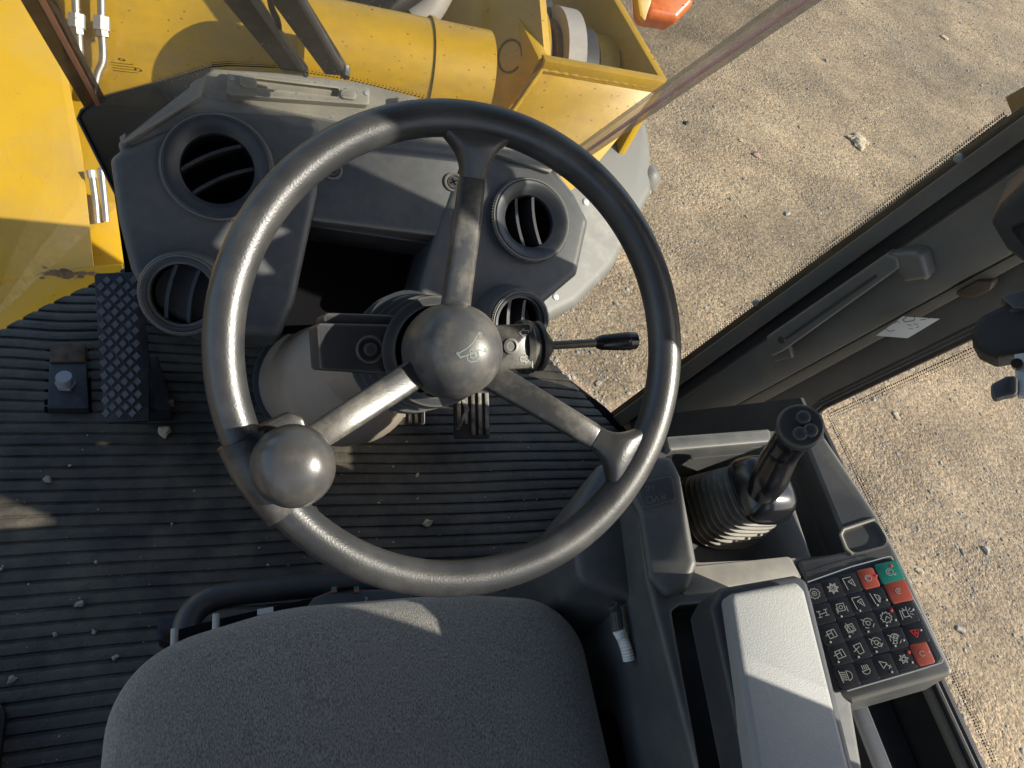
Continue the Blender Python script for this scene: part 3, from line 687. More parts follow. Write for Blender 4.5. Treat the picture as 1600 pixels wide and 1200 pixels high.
# right pod
RPO = [(738, 216), (800, 228), (866, 262), (900, 302), (922, 345), (904, 428), (852, 472), (832, 512), (735, 512), (650, 470), (676, 380), (720, 250)]
podR = slab('right_pod', D0.up(-.004), RPO, .16, plastic, dash, r=.014, bev=.020, seg=6)
# centre panel with its two screws
cen = slab('centre_panel', D0.up(-.010), [(512, 205), (730, 212), (716, 290), (696, 370), (482, 344), (498, 240)], .035, plastic, dash, r=.008, bev=.004)
for u, v in ((519, 266), (708, 285)):
    c = D0.up(-.010).px(u, v)
    obj('screw_cup', lathe_bm(D0.up(-.010), c, [(.0165, 0), (.016, .0035), (.0135, .004), (.0118, .0025), (.011, .0012)], 24), plastic, dash)
    s = obj('screw', lathe_bm(D0.up(-.010), c, [(.0105, .0008), (.0095, .003), (0, .0042)], 20), plastic_dark, dash)
    for a in (.5, .5+pi/2):
        q = V(c); d = V((cos(a), sin(a)))*.0055
        s2 = obj('cross_slot', ribbon_bm(D0.up(-.010), [[q-d, q+d]], .0022, .0045), black_void, s)
slab('panel_return', D0.up(-.045), [(482, 344), (696, 370), (690, 384), (476, 352)], .10, plastic_dark, dash, r=0, bev=.002)
def vent(pl, u, v, R, hole, rot, nb, host, roll=0):
    c = pl.px(u, v)
    for hst in (host, ledge): cut(hst, lathe_bm(pl, c, [(R*.80, .06), (R*.80, -.075)], 40, cap0=True, cap1=True))
    vr = obj('vent', lathe_bm(pl, c, [(R*.80, -.02), (R*1.0, -.006), (R*1.03, .001), (R*1.0, .006), (R*.95, .0080), (R*.86, .0070), (hole*1.12, -.001), (hole*1.02, -.005), (hole, -.011), (hole*.99, -.05)], 56), vent_m, dash)
    o = obj('ring', lathe_bm(pl, c, [(R*1.035, .000), (R*1.045, .003), (R*1.015, .0068), (R*.99, .0068)], 72), plastic, vr)
    obj('bowl', lathe_bm(pl, c, [(hole*1.0, -.012), (hole*.97, -.06), (0, -.062)], 32), black_void, vr)
    for k in range(nb):
        off = (k-(nb-1)/2)*hole*.72; d = V((cos(rot), sin(rot))); n = V((-d.y, d.x)); half = math.sqrt(max(1e-6, (hole*.99)**2-off*off))
        bb = bmesh.new(); rows = []
        for j in range(9):
            s = -1+2*j/8; p = V(c)+d*half*s+n*(off+hole*.10*(1-s*s)); t = .0026
            rows.append([bb.verts.new(pl.w(*(p+n*a), h)) for a, h in ((-t, -.008), (t, -.008), (t+.004, -.042), (-t+.004, -.042))])
        for q, w in zip(rows, rows[1:]):
            for i in range(4): bb.faces.new((q[i], q[(i+1) % 4], w[(i+1) % 4], w[i]))
        bb.faces.new(rows[0]); bb.faces.new(rows[-1][::-1])
        obj('blade', bb, vent_m, vr)
    # fine knurling on the outer ring
    kb = bmesh.new()
    for k in range(90):
        a = 2*pi*k/90; x, y = c[0]+R*1.045*cos(a), c[1]+R*1.045*sin(a)
        box_bm(pl.w(x, y, .0030), .0022, .0016, .0040, pl.ax*cos(a)+pl.ay*sin(a), pl.ay*cos(a)-pl.ax*sin(a), 0, bm=kb)
    k_ = obj('knurl', kb, plastic, vr); k_['kind'] = 'stuff'
vent_m = mat('vent_plastic', (.026, .028, .032), .42, bump=.1, bscale=700, dust=DUST, dscale=14, damt=.22, bdist=.0005)
vL = Plane(D0.hit(338, 266), (-.03, -.56, .83)); vent(vL, 340, 262, .078, .052, rad(28), 2, podL)
vR = Plane(D0.hit(830, 345), (.08, -.50, .86)); vent(vR, 829, 344, .070, .045, rad(100), 2, podR)
# lower vents sit in their own drum housings that face further back
def drum(u, v, N, R, hole, z, rot, lab):
    pl = Plane(onz(u, v, z), N); c = pl.px(u, v)
    h = obj('vent_drum', lathe_bm(pl, c, [(R*1.16, -.14), (R*1.15, -.03), (R*1.13, -.010), (R*1.08, -.002), (R*.9, 0), (0, 0)], 48, cap0=True), plastic, dash)
    vent(pl, u, v, R, hole, rot, 2, h)
drum(284, 460, (-.10, -.68, .70), .054, .042, .430, rad(80), 'l')
drum(812, 503, (.12, -.70, .70), .050, .038, .420, rad(95), 'r')
# dark mouth between the pods, its deep shade painted as a black sheet
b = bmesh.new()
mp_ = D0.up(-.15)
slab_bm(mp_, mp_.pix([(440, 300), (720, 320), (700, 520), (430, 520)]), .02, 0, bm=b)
obj('mouth_dark_sheet', b, black_void, dash)

# ================================================================== STEERING COLUMN AND WHEEL
TILT = rad(34.9); WC = V((.181, .360, .869)); WN = V((.02, -sin(TILT), cos(TILT))).normalized()
WP = Plane(WC, WN)
col = thing('steering_column', 'grey steering column with switch box, corrugated collar and pale lower shroud', 'steering column', WC-WN*.95)
def cpos(s): return WC-WN*s
# lower shroud
sh = bmesh.new(); rings = []
shax = [(.20, .043, 0), (.36, .046, -.006), (.46, .052, -.014), (.50, .080, -.028), (.54, .093, -.034), (.62, .099, -.038), (.75, .104, -.042), (.92, .108, -.042), (.99, .108, -.042)]
for s, r, o_ in shax:
    p = cpos(s); rings.append([sh.verts.new(p+WP.ax*r*cos(2*pi*k/48)*1.0+WP.ay*(r*sin(2*pi*k/48)*1.0+o_)) for k in range(48)])
for q, w in zip(rings, rings[1:]):
    for k in range(48): sh.faces.new((q[k], q[(k+1) % 48], w[(k+1) % 48], w[k]))
sh.faces.new(rings[0])
obj('shroud', sh, shroud_m, col)
obj('shroud_base', tube_bm([cpos(.955)-WP.ay*.042, cpos(1.0)-WP.ay*.042], .118, 40), plastic_dark, col)
Q_ = WP.up(-.15); obj('column_shoulder', lathe_bm(Q_, Q_.px(645, 515), [(.040, -.06), (.040, -.012), (.034, -.003), (.020, 0), (0, 0)], 32), plastic_top, col)
# corrugated collar under the hub
prof = [(.050, -.21), (.054, -.20)]
for k in range(5): z = -.19+k*.026; prof += [(.060-.003*k, z), (.062-.003*k, z+.010), (.053-.003*k, z+.013), (.053-.003*k, z+.022)]
obj('collar', lathe_bm(WP, (-.004, 0), prof, 44), plastic_dark, col)
# switch box on the left
BX = WP.up(-.085)
sb = slab('switch_box', BX, [(494, 504), (640, 508), (650, 590), (560, 582), (500, 578)], .060, plastic_dark, col, r=.004, bev=.003)
slab('box_lid', BX.up(-.012), [(506, 488), (640, 493), (648, 520), (505, 507)], .05, plastic_dark, col, r=.006, bev=.003)
c = BX.px(578, 546)
obj('switch_ring', lathe_bm(BX, c, [(.0125, 0), (.0125, .0015), (.0108, .0022), (.0100, .0012), (.0098, 0)], 32), plastic, sb)
obj('switch_button', lathe_bm(BX, c, [(.0062, 0), (.0060, .004), (.0052, .0055), (0, .006)], 28), plastic_dark, sb)
# indicator stalk on the right
SX = WP.up(-.075)
st = slab('stalk_housing', SX, [(770, 508), (828, 505), (836, 512), (840, 566), (832, 576), (770, 580)], .050, spoke_m, col, r=.004, bev=.004)
obj('housing_screw', lathe_bm(SX, SX.px(798, 541), [(.0078, 0), (.0075, .002), (.005, .0025), (.0045, .0008), (0, .0008)], 24), plastic_dark, st)
def arrow(cx, cy, s, d):  # outline of a turn arrow in pixels
    P = [(-8*d, 0), (-1*d, -7), (-1*d, -3.5), (7*d, -3.5), (7*d, 3.5), (-1*d, 3.5), (-1*d, 7), (-8*d, 0)]
    return [SX.px(cx+x*s, cy+y*s) for x, y in P]
obj('arrow_print', ribbon_bm(SX, [arrow(819, 520, .95, 1), arrow(820, 561, .95, -1), [SX.px(829, 507), SX.px(832, 575)]], .0007, .0006), print_w, st)
A = SX.hit(838, 541)-WN*.022; B = SX.hit(1010, 531)-WN*.022; d = (B-A).normalized(); L = (B-A).length
bl = bmesh.new(); tube_bm([A-d*.008, A-d*.002, A, A+d*.003, A+d*.003, A+d*.006], [.026, .027, .0255, .0255, .022, .022], 30, bm=bl)
obj('stalk_boot', bl, spoke_m, col)
obj('stalk_boot', tube_bm([A+d*.007, A+d*.009, A+d*.0125, A+d*.0145], [.020, .0245, .0245, .019], 30), plastic_dark, col)
obj('stalk_boot', tube_bm([A+d*.0145, A+d*.018, A+d*.026], [.018, .016, .006], 24), spoke_m, col)
obj('stalk_rod', tube_bm([A+d*.022, A+d*(L*.64)], .0042, 12), mat('rod_brown', (.11, .095, .075), .4, metal=.4, dust=DUST, dscale=40), col)
obj('stalk_grip', tube_bm([A+d*L*.62, A+d*L*.65, A+d*L*.68, A+d*L*.90, A+d*(L*.905), A+d*(L*.92), A+d*(L*.925), A+d*(L*1.0)], [.0048, .0068, .0078, .0095, .0088, .0088, .0095, .0088], 18), black_gloss, col)
# column lever at the left foot of the shroud
obj('tilt_lever', tube_bm(smooth_path([cpos(.80)+WP.ax*-.145, cpos(.86)+WP.ax*-.15, cpos(.95)+WP.ax*-.135]), .008, 10), black_gloss, col)

wheel = thing('steering_wheel', 'worn black three spoke steering wheel with a round horn hub', 'steering wheel', WC)
RC, RT_ = .1852, .0146
N_ = 144
pts = [WP.w(RC*cos(2*pi*k/N_), RC*sin(2*pi*k/N_)) for k in range(N_)]
obj('rim', tube_bm(pts, RT_, 28, closed=True), wheel_m, wheel)
for ang in (89, -31, -149):
    a = rad(ang); d = V((cos(a), sin(a))); n = V((-d.y, d.x))
    def sp(rs):  # rs: (radius, half width, height of top, half thickness)
        b = bmesh.new(); R = []
        for r, w, h, t in rs:
            sec = []
            for k in range(20):
                th = 2*pi*k/20; x = abs(cos(th))**.45*math.copysign(1, cos(th)); y = abs(sin(th))**.6*math.copysign(1, sin(th))
                p = d*r+n*w*x; sec.append(b.verts.new(WP.w(p.x, p.y, h+t*y)))
            R.append(sec)
        for q, w_ in zip(R, R[1:]):
            for k in range(20): b.faces.new((q[k], q[(k+1) % 20], w_[(k+1) % 20], w_[k]))
        b.faces.new(R[0][::-1]); b.faces.new(R[-1]); return b
    s = obj('spoke', sp([(.020, .0135, -.044, .007), (.045, .0125, -.036, .007), (.09, .0118, -.020, .007), (.137, .0110, -.006, .007), (.139, .0105, -.006, .0065)]), spoke_m, wheel, ang=50)
    obj('spoke_flare', sp([(.1388, .0100, -.0055, .0068), (.146, .0108, -.004, .0085), (.153, .0130, -.002, .0100), (.159, .0165, -.0005, .0112), (.163, .0198, 0, .0116), (.1665, .0235, 0, .0114), (.170, .0275, 0, .0108), (.174, .031, 0, .0095), (.179, .033, 0, .0070)]), wheel_m, s, ang=50)
# hub
hub = obj('hub', lathe_bm(WP, (0, 0), [(.034, -.085), (.0395, -.066), (.0415, -.050), (.0412, -.036), (.0385, -.022), (.0335, -.011), (.0265, -.003), (.017, .0025), (.008, .0045), (0, .0048)], 64), hub_m, wheel)
HP = Plane(WP.w(.013, -.001, 0), (WN+WP.ax*.22))
hc = HP.px(735, 549); e1 = V(HP.px(758, 541))-V(hc); e1.normalize(); e2 = V((-e1.y, e1.x))
def hl(L, s=.00052): return [tuple(V(hc)+e1*x*s+e2*y*s) for x, y in L]
horn = [[(-24, 4), (-20, -5)], [(-24, 4), (-22, 5), (-19, -5)], [(-20, 3), (-4, 7), (8, 13), (22, 24), (23, -8), (14, -2), (2, -4), (-19, -4)], [(22, 24), (25, 23), (26, -9), (23, -8)],
        [(-9, -4), (-10, -11), (-5, -16), (4, -17), (10, -12), (11, -3)], [(-3, -4), (-4, -9), (0, -11), (4, -9), (4, -3)], circ(0, 0, 3, 8)]
b = bmesh.new()
for L in horn:
    P = [V(p) for p in hl(L)]
    for p, q in zip(P, P[1:]):
        dd = (q-p)
        if dd.length < 1e-6: continue
        # strokes follow the dome: sample its height
        def dome(pt):
            g = HP.w(pt.x, pt.y, 0); a_ = (g-WC).dot(WP.ax); b_ = (g-WC).dot(WP.ay); r = math.hypot(a_, b_)
            tab = [(0, .0048), (.008, .0045), (.017, .0025), (.0265, -.003), (.0335, -.011), (.0385, -.022)]
            for (r0, h0), (r1, h1) in zip(tab, tab[1:]):
                if r <= r1: return WP.w(a_, b_, h0+(h1-h0)*(r-r0)/(r1-r0)+.0004)
            return WP.w(a_, b_, -.02)
        u_ = dd.normalized(); nn = V((-u_.y, u_.x))*.00042; ee = u_*.0002
        b.faces.new([b.verts.new(dome(x)) for x in (p-ee-nn, q+ee-nn, q+ee+nn, p-ee+nn)])
obj('horn_emblem', b, print_g, hub)
# spinner knob with clamp
kc = V(WP.up(.038).px(458, 728))
kn = obj('spinner_knob', lathe_bm(WP, kc, [(.006, -.012), (.010, .002), (.020, .010), (.0275, .024), (.0293, .036), (.0278, .050), (.0225, .0610), (.013, .0665), (0, .0685)], 56), knob_m, wheel)
ka = math.atan2(kc.y, kc.x)
def rimp(a, r=RC, h=0): return WP.w(r*cos(a), r*sin(a), h)
cl = [rimp(ka+da) for da in (-.17, -.08, 0, .08, .17)]
obj('knob_clamp', tube_bm(cl, .0185, 24), spoke_m, wheel)
bp = Plane(WP.w(kc.x, kc.y, .006), WN)
slab('clamp_bracket', bp, [(352, 694), (400, 668), (452, 644), (474, 652), (486, 690), (470, 745), (400, 760)], .016, spoke_m, wheel, r=.006, bev=.003)

# ================================================================== PEDALS
def pedal_plate(pix, pl, th, m, name, label, cat):
    t = thing(name, label, cat, pl.hit(*pix[0])); return t, slab('plate', pl, pix, th, m, t, r=.006, bev=.002)
fp = Plane(onz(193, 560, .10), (0, -.40, .92))
pix = [(147, 427), (218, 424), (224, 470), (233, 560), (233, 657), (164, 661), (155, 560)]
t, plate = pedal_plate(pix, fp, .014, pedal_m, 'left_foot_plate', 'long black foot plate with diamond studs at the front left of the mat', 'pedal')
t.name = 'foot_plate'
b = bmesh.new(); ir = 0
for r in range(22):
    v = 438+r*9.9; f = (v-427)/230; uL = 153+10*f; uR = 221+10*f
    step = 20.4; off = 0 if r % 2 else step/2
    u = uL+4+off
    while u < uR-3:
        c = fp.px(u, v); s = .0080
        base = [fp.w(c[0]+s*x, c[1]+s*y*1.15, 0) for x, y in ((1, 0), (0, 1), (-1, 0), (0, -1))]
        top = [fp.w(c[0]+s*.72*x, c[1]+s*.8*y*1.15, .003) for x, y in ((1, 0), (0, 1), (-1, 0), (0, -1))]
        bv = [b.verts.new(p) for p in base]; tv = [b.verts.new(p) for p in top]
        b.faces.new(tv)
        for i in range(4): b.faces.new((bv[i], bv[(i+1) % 4], tv[(i+1) % 4], tv[i]))
        u += step
o = obj('tread_stud', b, stud_m, plate, ang=20); o['kind'] = 'stuff'
slab('hinge_ear', zpl(.045), [(222, 556), (246, 556), (264, 618), (268, 640), (224, 640)], .04, pedal_m, t, r=.003)
obj('hinge_pin', tube_bm([onz(236, 632, .035), onz(272, 632, .035)], .010, 12), rust, t)
def rubber_pedal(cx, cy, name, label, w, h, lean_, z, diag):
    pl = Plane(onz(cx, cy, z), (0, -lean_, 1)); t = thing(name, label, 'pedal', onz(cx, cy, z)); c = V((0, 0))
    obj('pedal_plate', slab_bm(pl, roundpoly([(-w/2, -h/2), (w/2, -h/2), (w/2, h/2), (-w/2, h/2)], .005), .012, .002), pedal_m, t)
    bb = bmesh.new()
    for i in range(5):
        x = -w/2+w*(i+.5)/5
        box_bm(pl.w(x, -h*.08 if i > 1 else -h*.0, .003), w*.10, h*.74 if i > 1 else h*.5, .006, pl.ax, pl.ay, .001, bm=bb)
    for s in (-1, 1): box_bm(pl.w(-w*.30, s*h*.17, .0035), w*.1, h*.42, .006, (pl.ax+pl.ay*.5*s), (pl.ay-pl.ax*.5*s), .001, bm=bb)
    obj('tread', bb, mat('worn_pedal_rubber', (.05, .045, .04), .6, dust=(.36, .31, .25), dscale=30, damt=.75, dmix=(.4, .65)), t)
    obj('pedal_stem', box_bm(pl.w(0, h*.55, -.03), .02, h*.8, .02, pl.ax, pl.ay, .003), pedal_m, t)
rubber_pedal(738, 640, 'accelerator_pedal', 'black rubber pedal with worn ribs under the steering wheel hub', .072, .115, .5, .10, 1)
rubber_pedal(640, 640, 'brake_pedal', 'dark pedal half hidden behind the lower left wheel spoke', .062, .06, .5, .09, 0)

# bolted floor bracket
bt = thing('floor_bracket', 'small black floor bracket with one silver hex bolt, set in a cut in the mat', 'bracket', onz(105, 600, 0))
bpz = zpl(.018)
slab('bracket_plate', bpz, [(77, 566), (135, 566), (139, 638), (74, 638)], .018, pedal_m, bt, r=.002)
slab('bracket_lug', Plane(onz(105, 550, .025), (0, -.2, 1)), [(79, 538), (134, 536), (132, 565), (77, 566)], .03, rust, bt, r=.002)
slab('mat_cutout', zpl(.0045), [(72, 532), (141, 528), (143, 642), (69, 642)], .006, black_void, bt, r=.002, bev=0)
c = bpz.px(103, 600); hexp = [(.0155, 0), (.0155, .005)]
obj('bolt_flange', lathe_bm(bpz, c, [(.0175, 0), (.0175, .004), (.0165, .006)], 6, cap1=True), zinc, bt, ang=20)
obj('bolt_head', lathe_bm(bpz, c, [(.0140, .004), (.0140, .022), (.0125, .0245), (0, .0248)], 24), zinc, bt)

# debris on the mat
deb = [(258, 676, .011, 'pale crumbled clod on the mat beside the foot plate'), (668, 818, .0068, 'small wood-coloured chip on the mat inside the wheel ring'), (125, 945, .0055, 'round brown pebble on the mat left of the seat adjuster'),
       (19, 1062, .0055, 'brown pebble on the mat near the left frame edge'), (75, 750, .006, 'grey grit lump on the mat below the floor bracket'), (86, 992, .0032, 'tiny pebble on the mat just below the round brown one'),
       (147, 988, .003, 'tiny pale splinter on the mat left of the seat corner'), (652, 743, .0038, 'tiny tan crumb on the dark mat under the spoke gap'), (493, 796, .0045, 'pale crumb on the mat next to the lower left rim'), (180, 1028, .004, 'dark crumb on the mat close to the seat cushion corner'), (500, 657, .004, 'tiny crumb on the mat beside the column shroud')]
for i, (u, v, r, lb) in enumerate(deb):
    rock(u, v, r, stone_pale if i in (0, 1, 7, 8) else stone_m, lb, z=.001, name='pebble', cat='pebble', flat=.7, asp=1.8 if i in (1, 6) else 1.2)

# fine grit over the mat
def grit():
    verts, faces = [], []
    n = 0
    while n < 420:
        x, y = random.uniform(-.5, .75), random.uniform(-.1, 1.12)
        if y > 1.0-abs(x-.17)*.5: continue
        r = .0007+random.expovariate(1/.0006); r = min(r, .003); k0 = len(verts)
        for p in IV: verts.append((x+p.x*r*random.uniform(.6, 1.4), y+p.y*r*random.uniform(.6, 1.3), .0006+r*.5+p.z*r*.7))
        faces.extend([(k0+i, k0+j, k0+k) for i, j, k in IF]); n += 1
    me = bpy.data.meshes.new('grit'); me.from_pydata(verts, [], faces); me.materials.append(stone_pale)
    o = bpy.data.objects.new('grit', me); COL.objects.link(o)
    tag(o, 'fine pale grit specks scattered over the black floor mat', 'grit', kind='stuff')
grit()

# ================================================================== SEAT
SX0, SY1, SZ = .148, .298, .50
seat = thing('driver_seat', 'driver seat with grey woven cushion at the bottom of the view', 'seat', (SX0, 0, .0))
def seat_cushion():
    b = bmesh.new(); rings = []
    hw, y0, y1, rc = .258, -.26, SY1, .115
    base = roundpoly([(SX0-hw, y0), (SX0+hw*1.03, y0), (SX0+hw*1.02, y1-.020), (SX0+.12, y1+.004), (SX0-.08, y1+.004), (SX0-hw*.99, y1-.038)], [.05, .05, .095, .3, .3, .115], 12)
    cxy = V((SX0, (y0+y1)/2))
    prof = [(-.012, -.115), (0, -.10), (.0, -.045), (-.006, -.022), (-.020, -.006), (-.040, .001), (-.070, .004), (-.11, .003), (-.16, .0), (-.21, -.002), (-.25, -.003)]
    for off, h in prof:
        r = []
        for x, y in base:
            p = V((x, y)); d = (cxy-p); k = -off/.255; q = p+d*k
            r.append(b.verts.new((q.x, q.y, SZ+h-(.016*max(0, (q.y-.18)/.12)**2 if q.y > .18 else 0)+.0015*sin(q.x*40+q.y*23))))
        rings.append(r)
    n = len(base)
    for q, w in zip(rings, rings[1:]):
        for k in range(n): b.faces.new((q[k], q[(k+1) % n], w[(k+1) % n], w[k]))
    b.faces.new(rings[0][::-1]); b.faces.new(rings[-1])
    return obj('cushion', b, fabric, seat, ang=60)
cu = seat_cushion()
bb = bmesh.new()
box_bm((SX0, -.31, .86), .46, .11, .62, (1, 0, 0), (0, 1, -.12), .045, 4, bm=bb); obj('backrest', bb, fabric, seat, ang=60)
obj('seat_shell', box_bm((SX0+.005, .0, .335), .47, .50, .10, bev=.02, seg=3), plastic_dark, seat)
obj('suspension', box_bm((SX0, -.02, .15), .36, .42, .30, bev=.02, seg=2), black_void, seat)
obj('side_cover', box_bm((SX0+.285, -.05, .39), .06, .40, .12, bev=.025, seg=3), black_void, seat)
# adjuster handle and controls in front of the cushion
hz = .30
hpth = [onz(285, 1040, hz), onz(289, 1000, hz), onz(293, 972, hz), onz(310, 948, hz), onz(345, 932, hz), onz(420, 921, hz), onz(520, 914, hz), onz(640, 908, hz)]
obj('adjuster_handle', tube_bm(smooth_path(hpth), .0165, 18), plastic_dark, seat)
slab('control_bar', zpl(.34), [(268, 985), (345, 965), (480, 935), (640, 925), (700, 980), (270, 1040)], .05, black_void, seat, r=.004)
slab('control_pod', zpl(.355), [(476, 952), (490, 932), (520, 920), (640, 918), (660, 960), (476, 985)], .05, plastic_dark, seat, r=.008, bev=.006)
slab('adjust_paddle', zpl(.30), [(246, 962), (278, 962), (292, 972), (292, 1010), (246, 1000)], .03, black_gloss, seat, r=.004)
slab('white_tag', zpl(.3425), [(402, 952), (427, 948), (427, 957), (402, 961)], .0015, label_w, seat, r=0, bev=0)
for u, v in ((273, 985), (338, 962)):
    obj('rod', tube_bm([onz(u, v-2, .355), onz(u-1, v+30, .355)], .0045, 10), steel, seat)
slab('height_marker', zpl(.357), [(527, 919), (552, 916), (553, 921), (528, 924)], .002, black_void, seat, r=0, bev=0)
for u in (522, 557):
    slab('red_marker', zpl(.3565), [(u-4, 921), (u+4, 920), (u+4, 925), (u-4, 926)], .0012, key_red, seat, r=0, bev=0)
    slab('green_marker', zpl(.3565), [(u-4, 917), (u+4, 916), (u+4, 920), (u-4, 921)], .0012, key_green, seat, r=0, bev=0)
zz = zpl(.3555); obj('seat_symbol', ribbon_bm(zz, [[zz.px(573, 936), zz.px(568, 946), zz.px(556, 946)], [zz.px(570, 934), zz.px(574, 935)], [zz.px(565, 944), zz.px(557, 945)]], .0012, .001), print_w, seat)
# stitched mark on the cushion
sp_ = zpl(SZ+.0035)

# ================================================================== RIGHT CONSOLE
CZ = .60; cpz = zpl(CZ)
con = thing('side_console', 'grey side console right of the seat with recessed lever tray', 'console', (.6, .2, .0))
body = slab('console_body', cpz, [(985, 742), (1040, 684), (1205, 671), (1262, 672), (1332, 865), (1345, 1085), (1332, 1098), (1370, 1320), (1120, 1420), (1088, 1200), (1012, 905), (998, 800)], .36, console_m, con, r=.008, bev=.006, seg=3)
cut(body, slab_bm(cpz.up(.03), roundpoly(cpz.pix([(1048, 708), (1205, 697), (1330, 690), (1400, 858), (1245, 872), (1078, 880)]), .012), .105, 0))
cut(body, slab_bm(cpz.up(.03), roundpoly(cpz.pix([(1048, 955), (1062, 945), (1108, 941), (1175, 1240), (1100, 1240)]), .010), .06, 0))
dkp = Plane(onz(1255, 900, CZ+.004), (-.47, 0, .88))
deck = slab('console_deck', dkp, [(1250, 676), (1290, 684), (1372, 806), (1404, 866), (1492, 1052), (1332, 1098), (1306, 1090), (1256, 903), (1244, 876), (1326, 860)], .10, console_m, con, r=.006, bev=.005, seg=3)
cut(deck, slab_bm(dkp.up(.03), roundpoly(dkp.pix([(1312, 830), (1368, 811), (1391, 850), (1330, 866)]), .010), .034, 0))
obj('pocket_edge', tube_bm([dkp.hit(*p)+dkp.N*.0005 for p in ((1332, 867), (1322, 858), (1313, 836), (1318, 827), (1366, 811))], .0022, 8), plastic_top, con)
slab('front_lip', cpz.up(.012), [(1042, 681), (1204, 669), (1206, 690), (1046, 704)], .03, console_m, con, r=.004, bev=.004)
slab('inner_pod', Plane(onz(1080, 880, CZ+.03), (-.50, -.12, .86)), [(962, 735), (1000, 712), (1048, 712), (1062, 742), (1088, 880), (1074, 918), (1040, 934), (1012, 905), (996, 800)], .14, console_m, con, r=.010, bev=.008, seg=4)
slab('knee_panel', cpz.up(-.05), [(892, 800), (935, 725), (1000, 700), (1012, 905), (1020, 950), (905, 905)], .28, console_m, con, r=.02, bev=.02, seg=4)
lp_ = Plane(onz(1080, 880, CZ+.03), (-.50, -.12, .86)).up(.0005); slab('rocker_plate', lp_, [(996, 756), (1050, 742), (1057, 782), (1004, 797)], .003, armbase_m, con, r=.005, bev=.001, top=.0025)
# dark worn lettering on the plate
tx = lambda u, v: lp_.px(u, v)
L = [[tx(1008, 762), tx(1014, 760), tx(1015, 766), tx(1009, 768)], [tx(1020, 759), tx(1021, 766)], circ(*tx(1015, 782), .004, 10), [tx(1022, 786), tx(1026, 777), tx(1030, 784)], [tx(1034, 782), tx(1034, 775), tx(1039, 781), tx(1039, 774)]]
obj('worn_lettering', ribbon_bm(lp_, L, .0011, .0031), mat('faded_print', (.12, .11, .10), .6), con)
slab('deck_ledge', cpz.up(.003), [(1082, 884), (1235, 868), (1256, 906), (1110, 926), (1060, 932)], .012, plastic_top, con, r=.006, bev=.003)
# vertical side below, cable and hose at the seat
obj('cable', tube_bm(smooth_path([onz(956, 945, .54), onz(962, 957, .535), onz(964, 972, .535), onz(966, 986, .535)]), .007, 10), plastic_dark, con)
wh = thing('white_corrugated_hose', 'short white corrugated hose in the gap between seat and console', 'hose', onz(972, 1000, .36))
ps = smooth_path([onz(966, 984, .535), onz(972, 996, .53), onz(978, 1012, .53), onz(983, 1032, .525)], 10)
obj('hose_wall', tube_bm(ps, [.0062+.0012*(i % 2) for i in range(len(ps))], 12), white_hose, wh)
# keypad
kp = dkp.up(.004)
pad = thing('keypad', 'dark foil keypad with white symbols and red and green keys on the side console', 'keypad', kp.hit(1370, 980))
slab('keypad_panel', kp, [(1255, 915), (1385, 872), (1394, 872), (1472, 1028), (1466, 1036), (1318, 1080), (1300, 1084)], .010, key_m, pad, r=.004, bev=.0015)
L = [kp.px(*p) for p in ((1262, 910), (1330, 886), (1385, 871), (1392, 870), (1400, 885), (1440, 960), (1474, 1030), (1471, 1036), (1430, 1049), (1324, 1080))]
obj('border_line', ribbon_bm(kp, [L], .0013, .0016), mat('pale_border', (.42, .43, .44), .4), pad)
KC = [[(138, 378), (262, 342), (375, 308), (498, 275), (640, 235)], [(195, 512), (320, 472), (437, 440), (555, 408), (700, 362)],
      [(252, 648), (375, 610), (497, 575), (618, 538), (750, 508)], [(308, 782), (435, 745), (553, 705), (678, 680), (815, 640)], [(355, 928), (483, 890), (605, 855), (735, 815), (858, 780)]]
def kpx(x, y): return kp.px(1240+x/4.286, 840+y/4.286)
gear = lambda n, r0, r1: [(r0*cos(2*pi*k/(2*n)) if k % 2 else r1*cos(2*pi*k/(2*n)), r0*sin(2*pi*k/(2*n)) if k % 2 else r1*sin(2*pi*k/(2*n))) for k in range(2*n+1)]
bucket = [[(-.9, 1), (-.7, -1)], [(-.9, 1), (.5, 1)], [(-.2, .3), (.6, .6), (.7, -.7), (-.2, .3)], [(.3, .2), (.3, -.3)]]
wip = [[(-.7, .5), (.6, .7), (.8, -.5), (-.5, -.7), (-.7, .5)], [(-1, -.1), (.1, .2)], [(.1, .5), (.2, -.4)]]
fan = [[(-.9, .8), (-.2, .2)], circ(0, 0, .35, 8), circ(0, 0, .8, 12, .3, 3.4), [(.5, -.8), (.9, -.3)], [(-.7, -.6), (-.2, -.8)]]
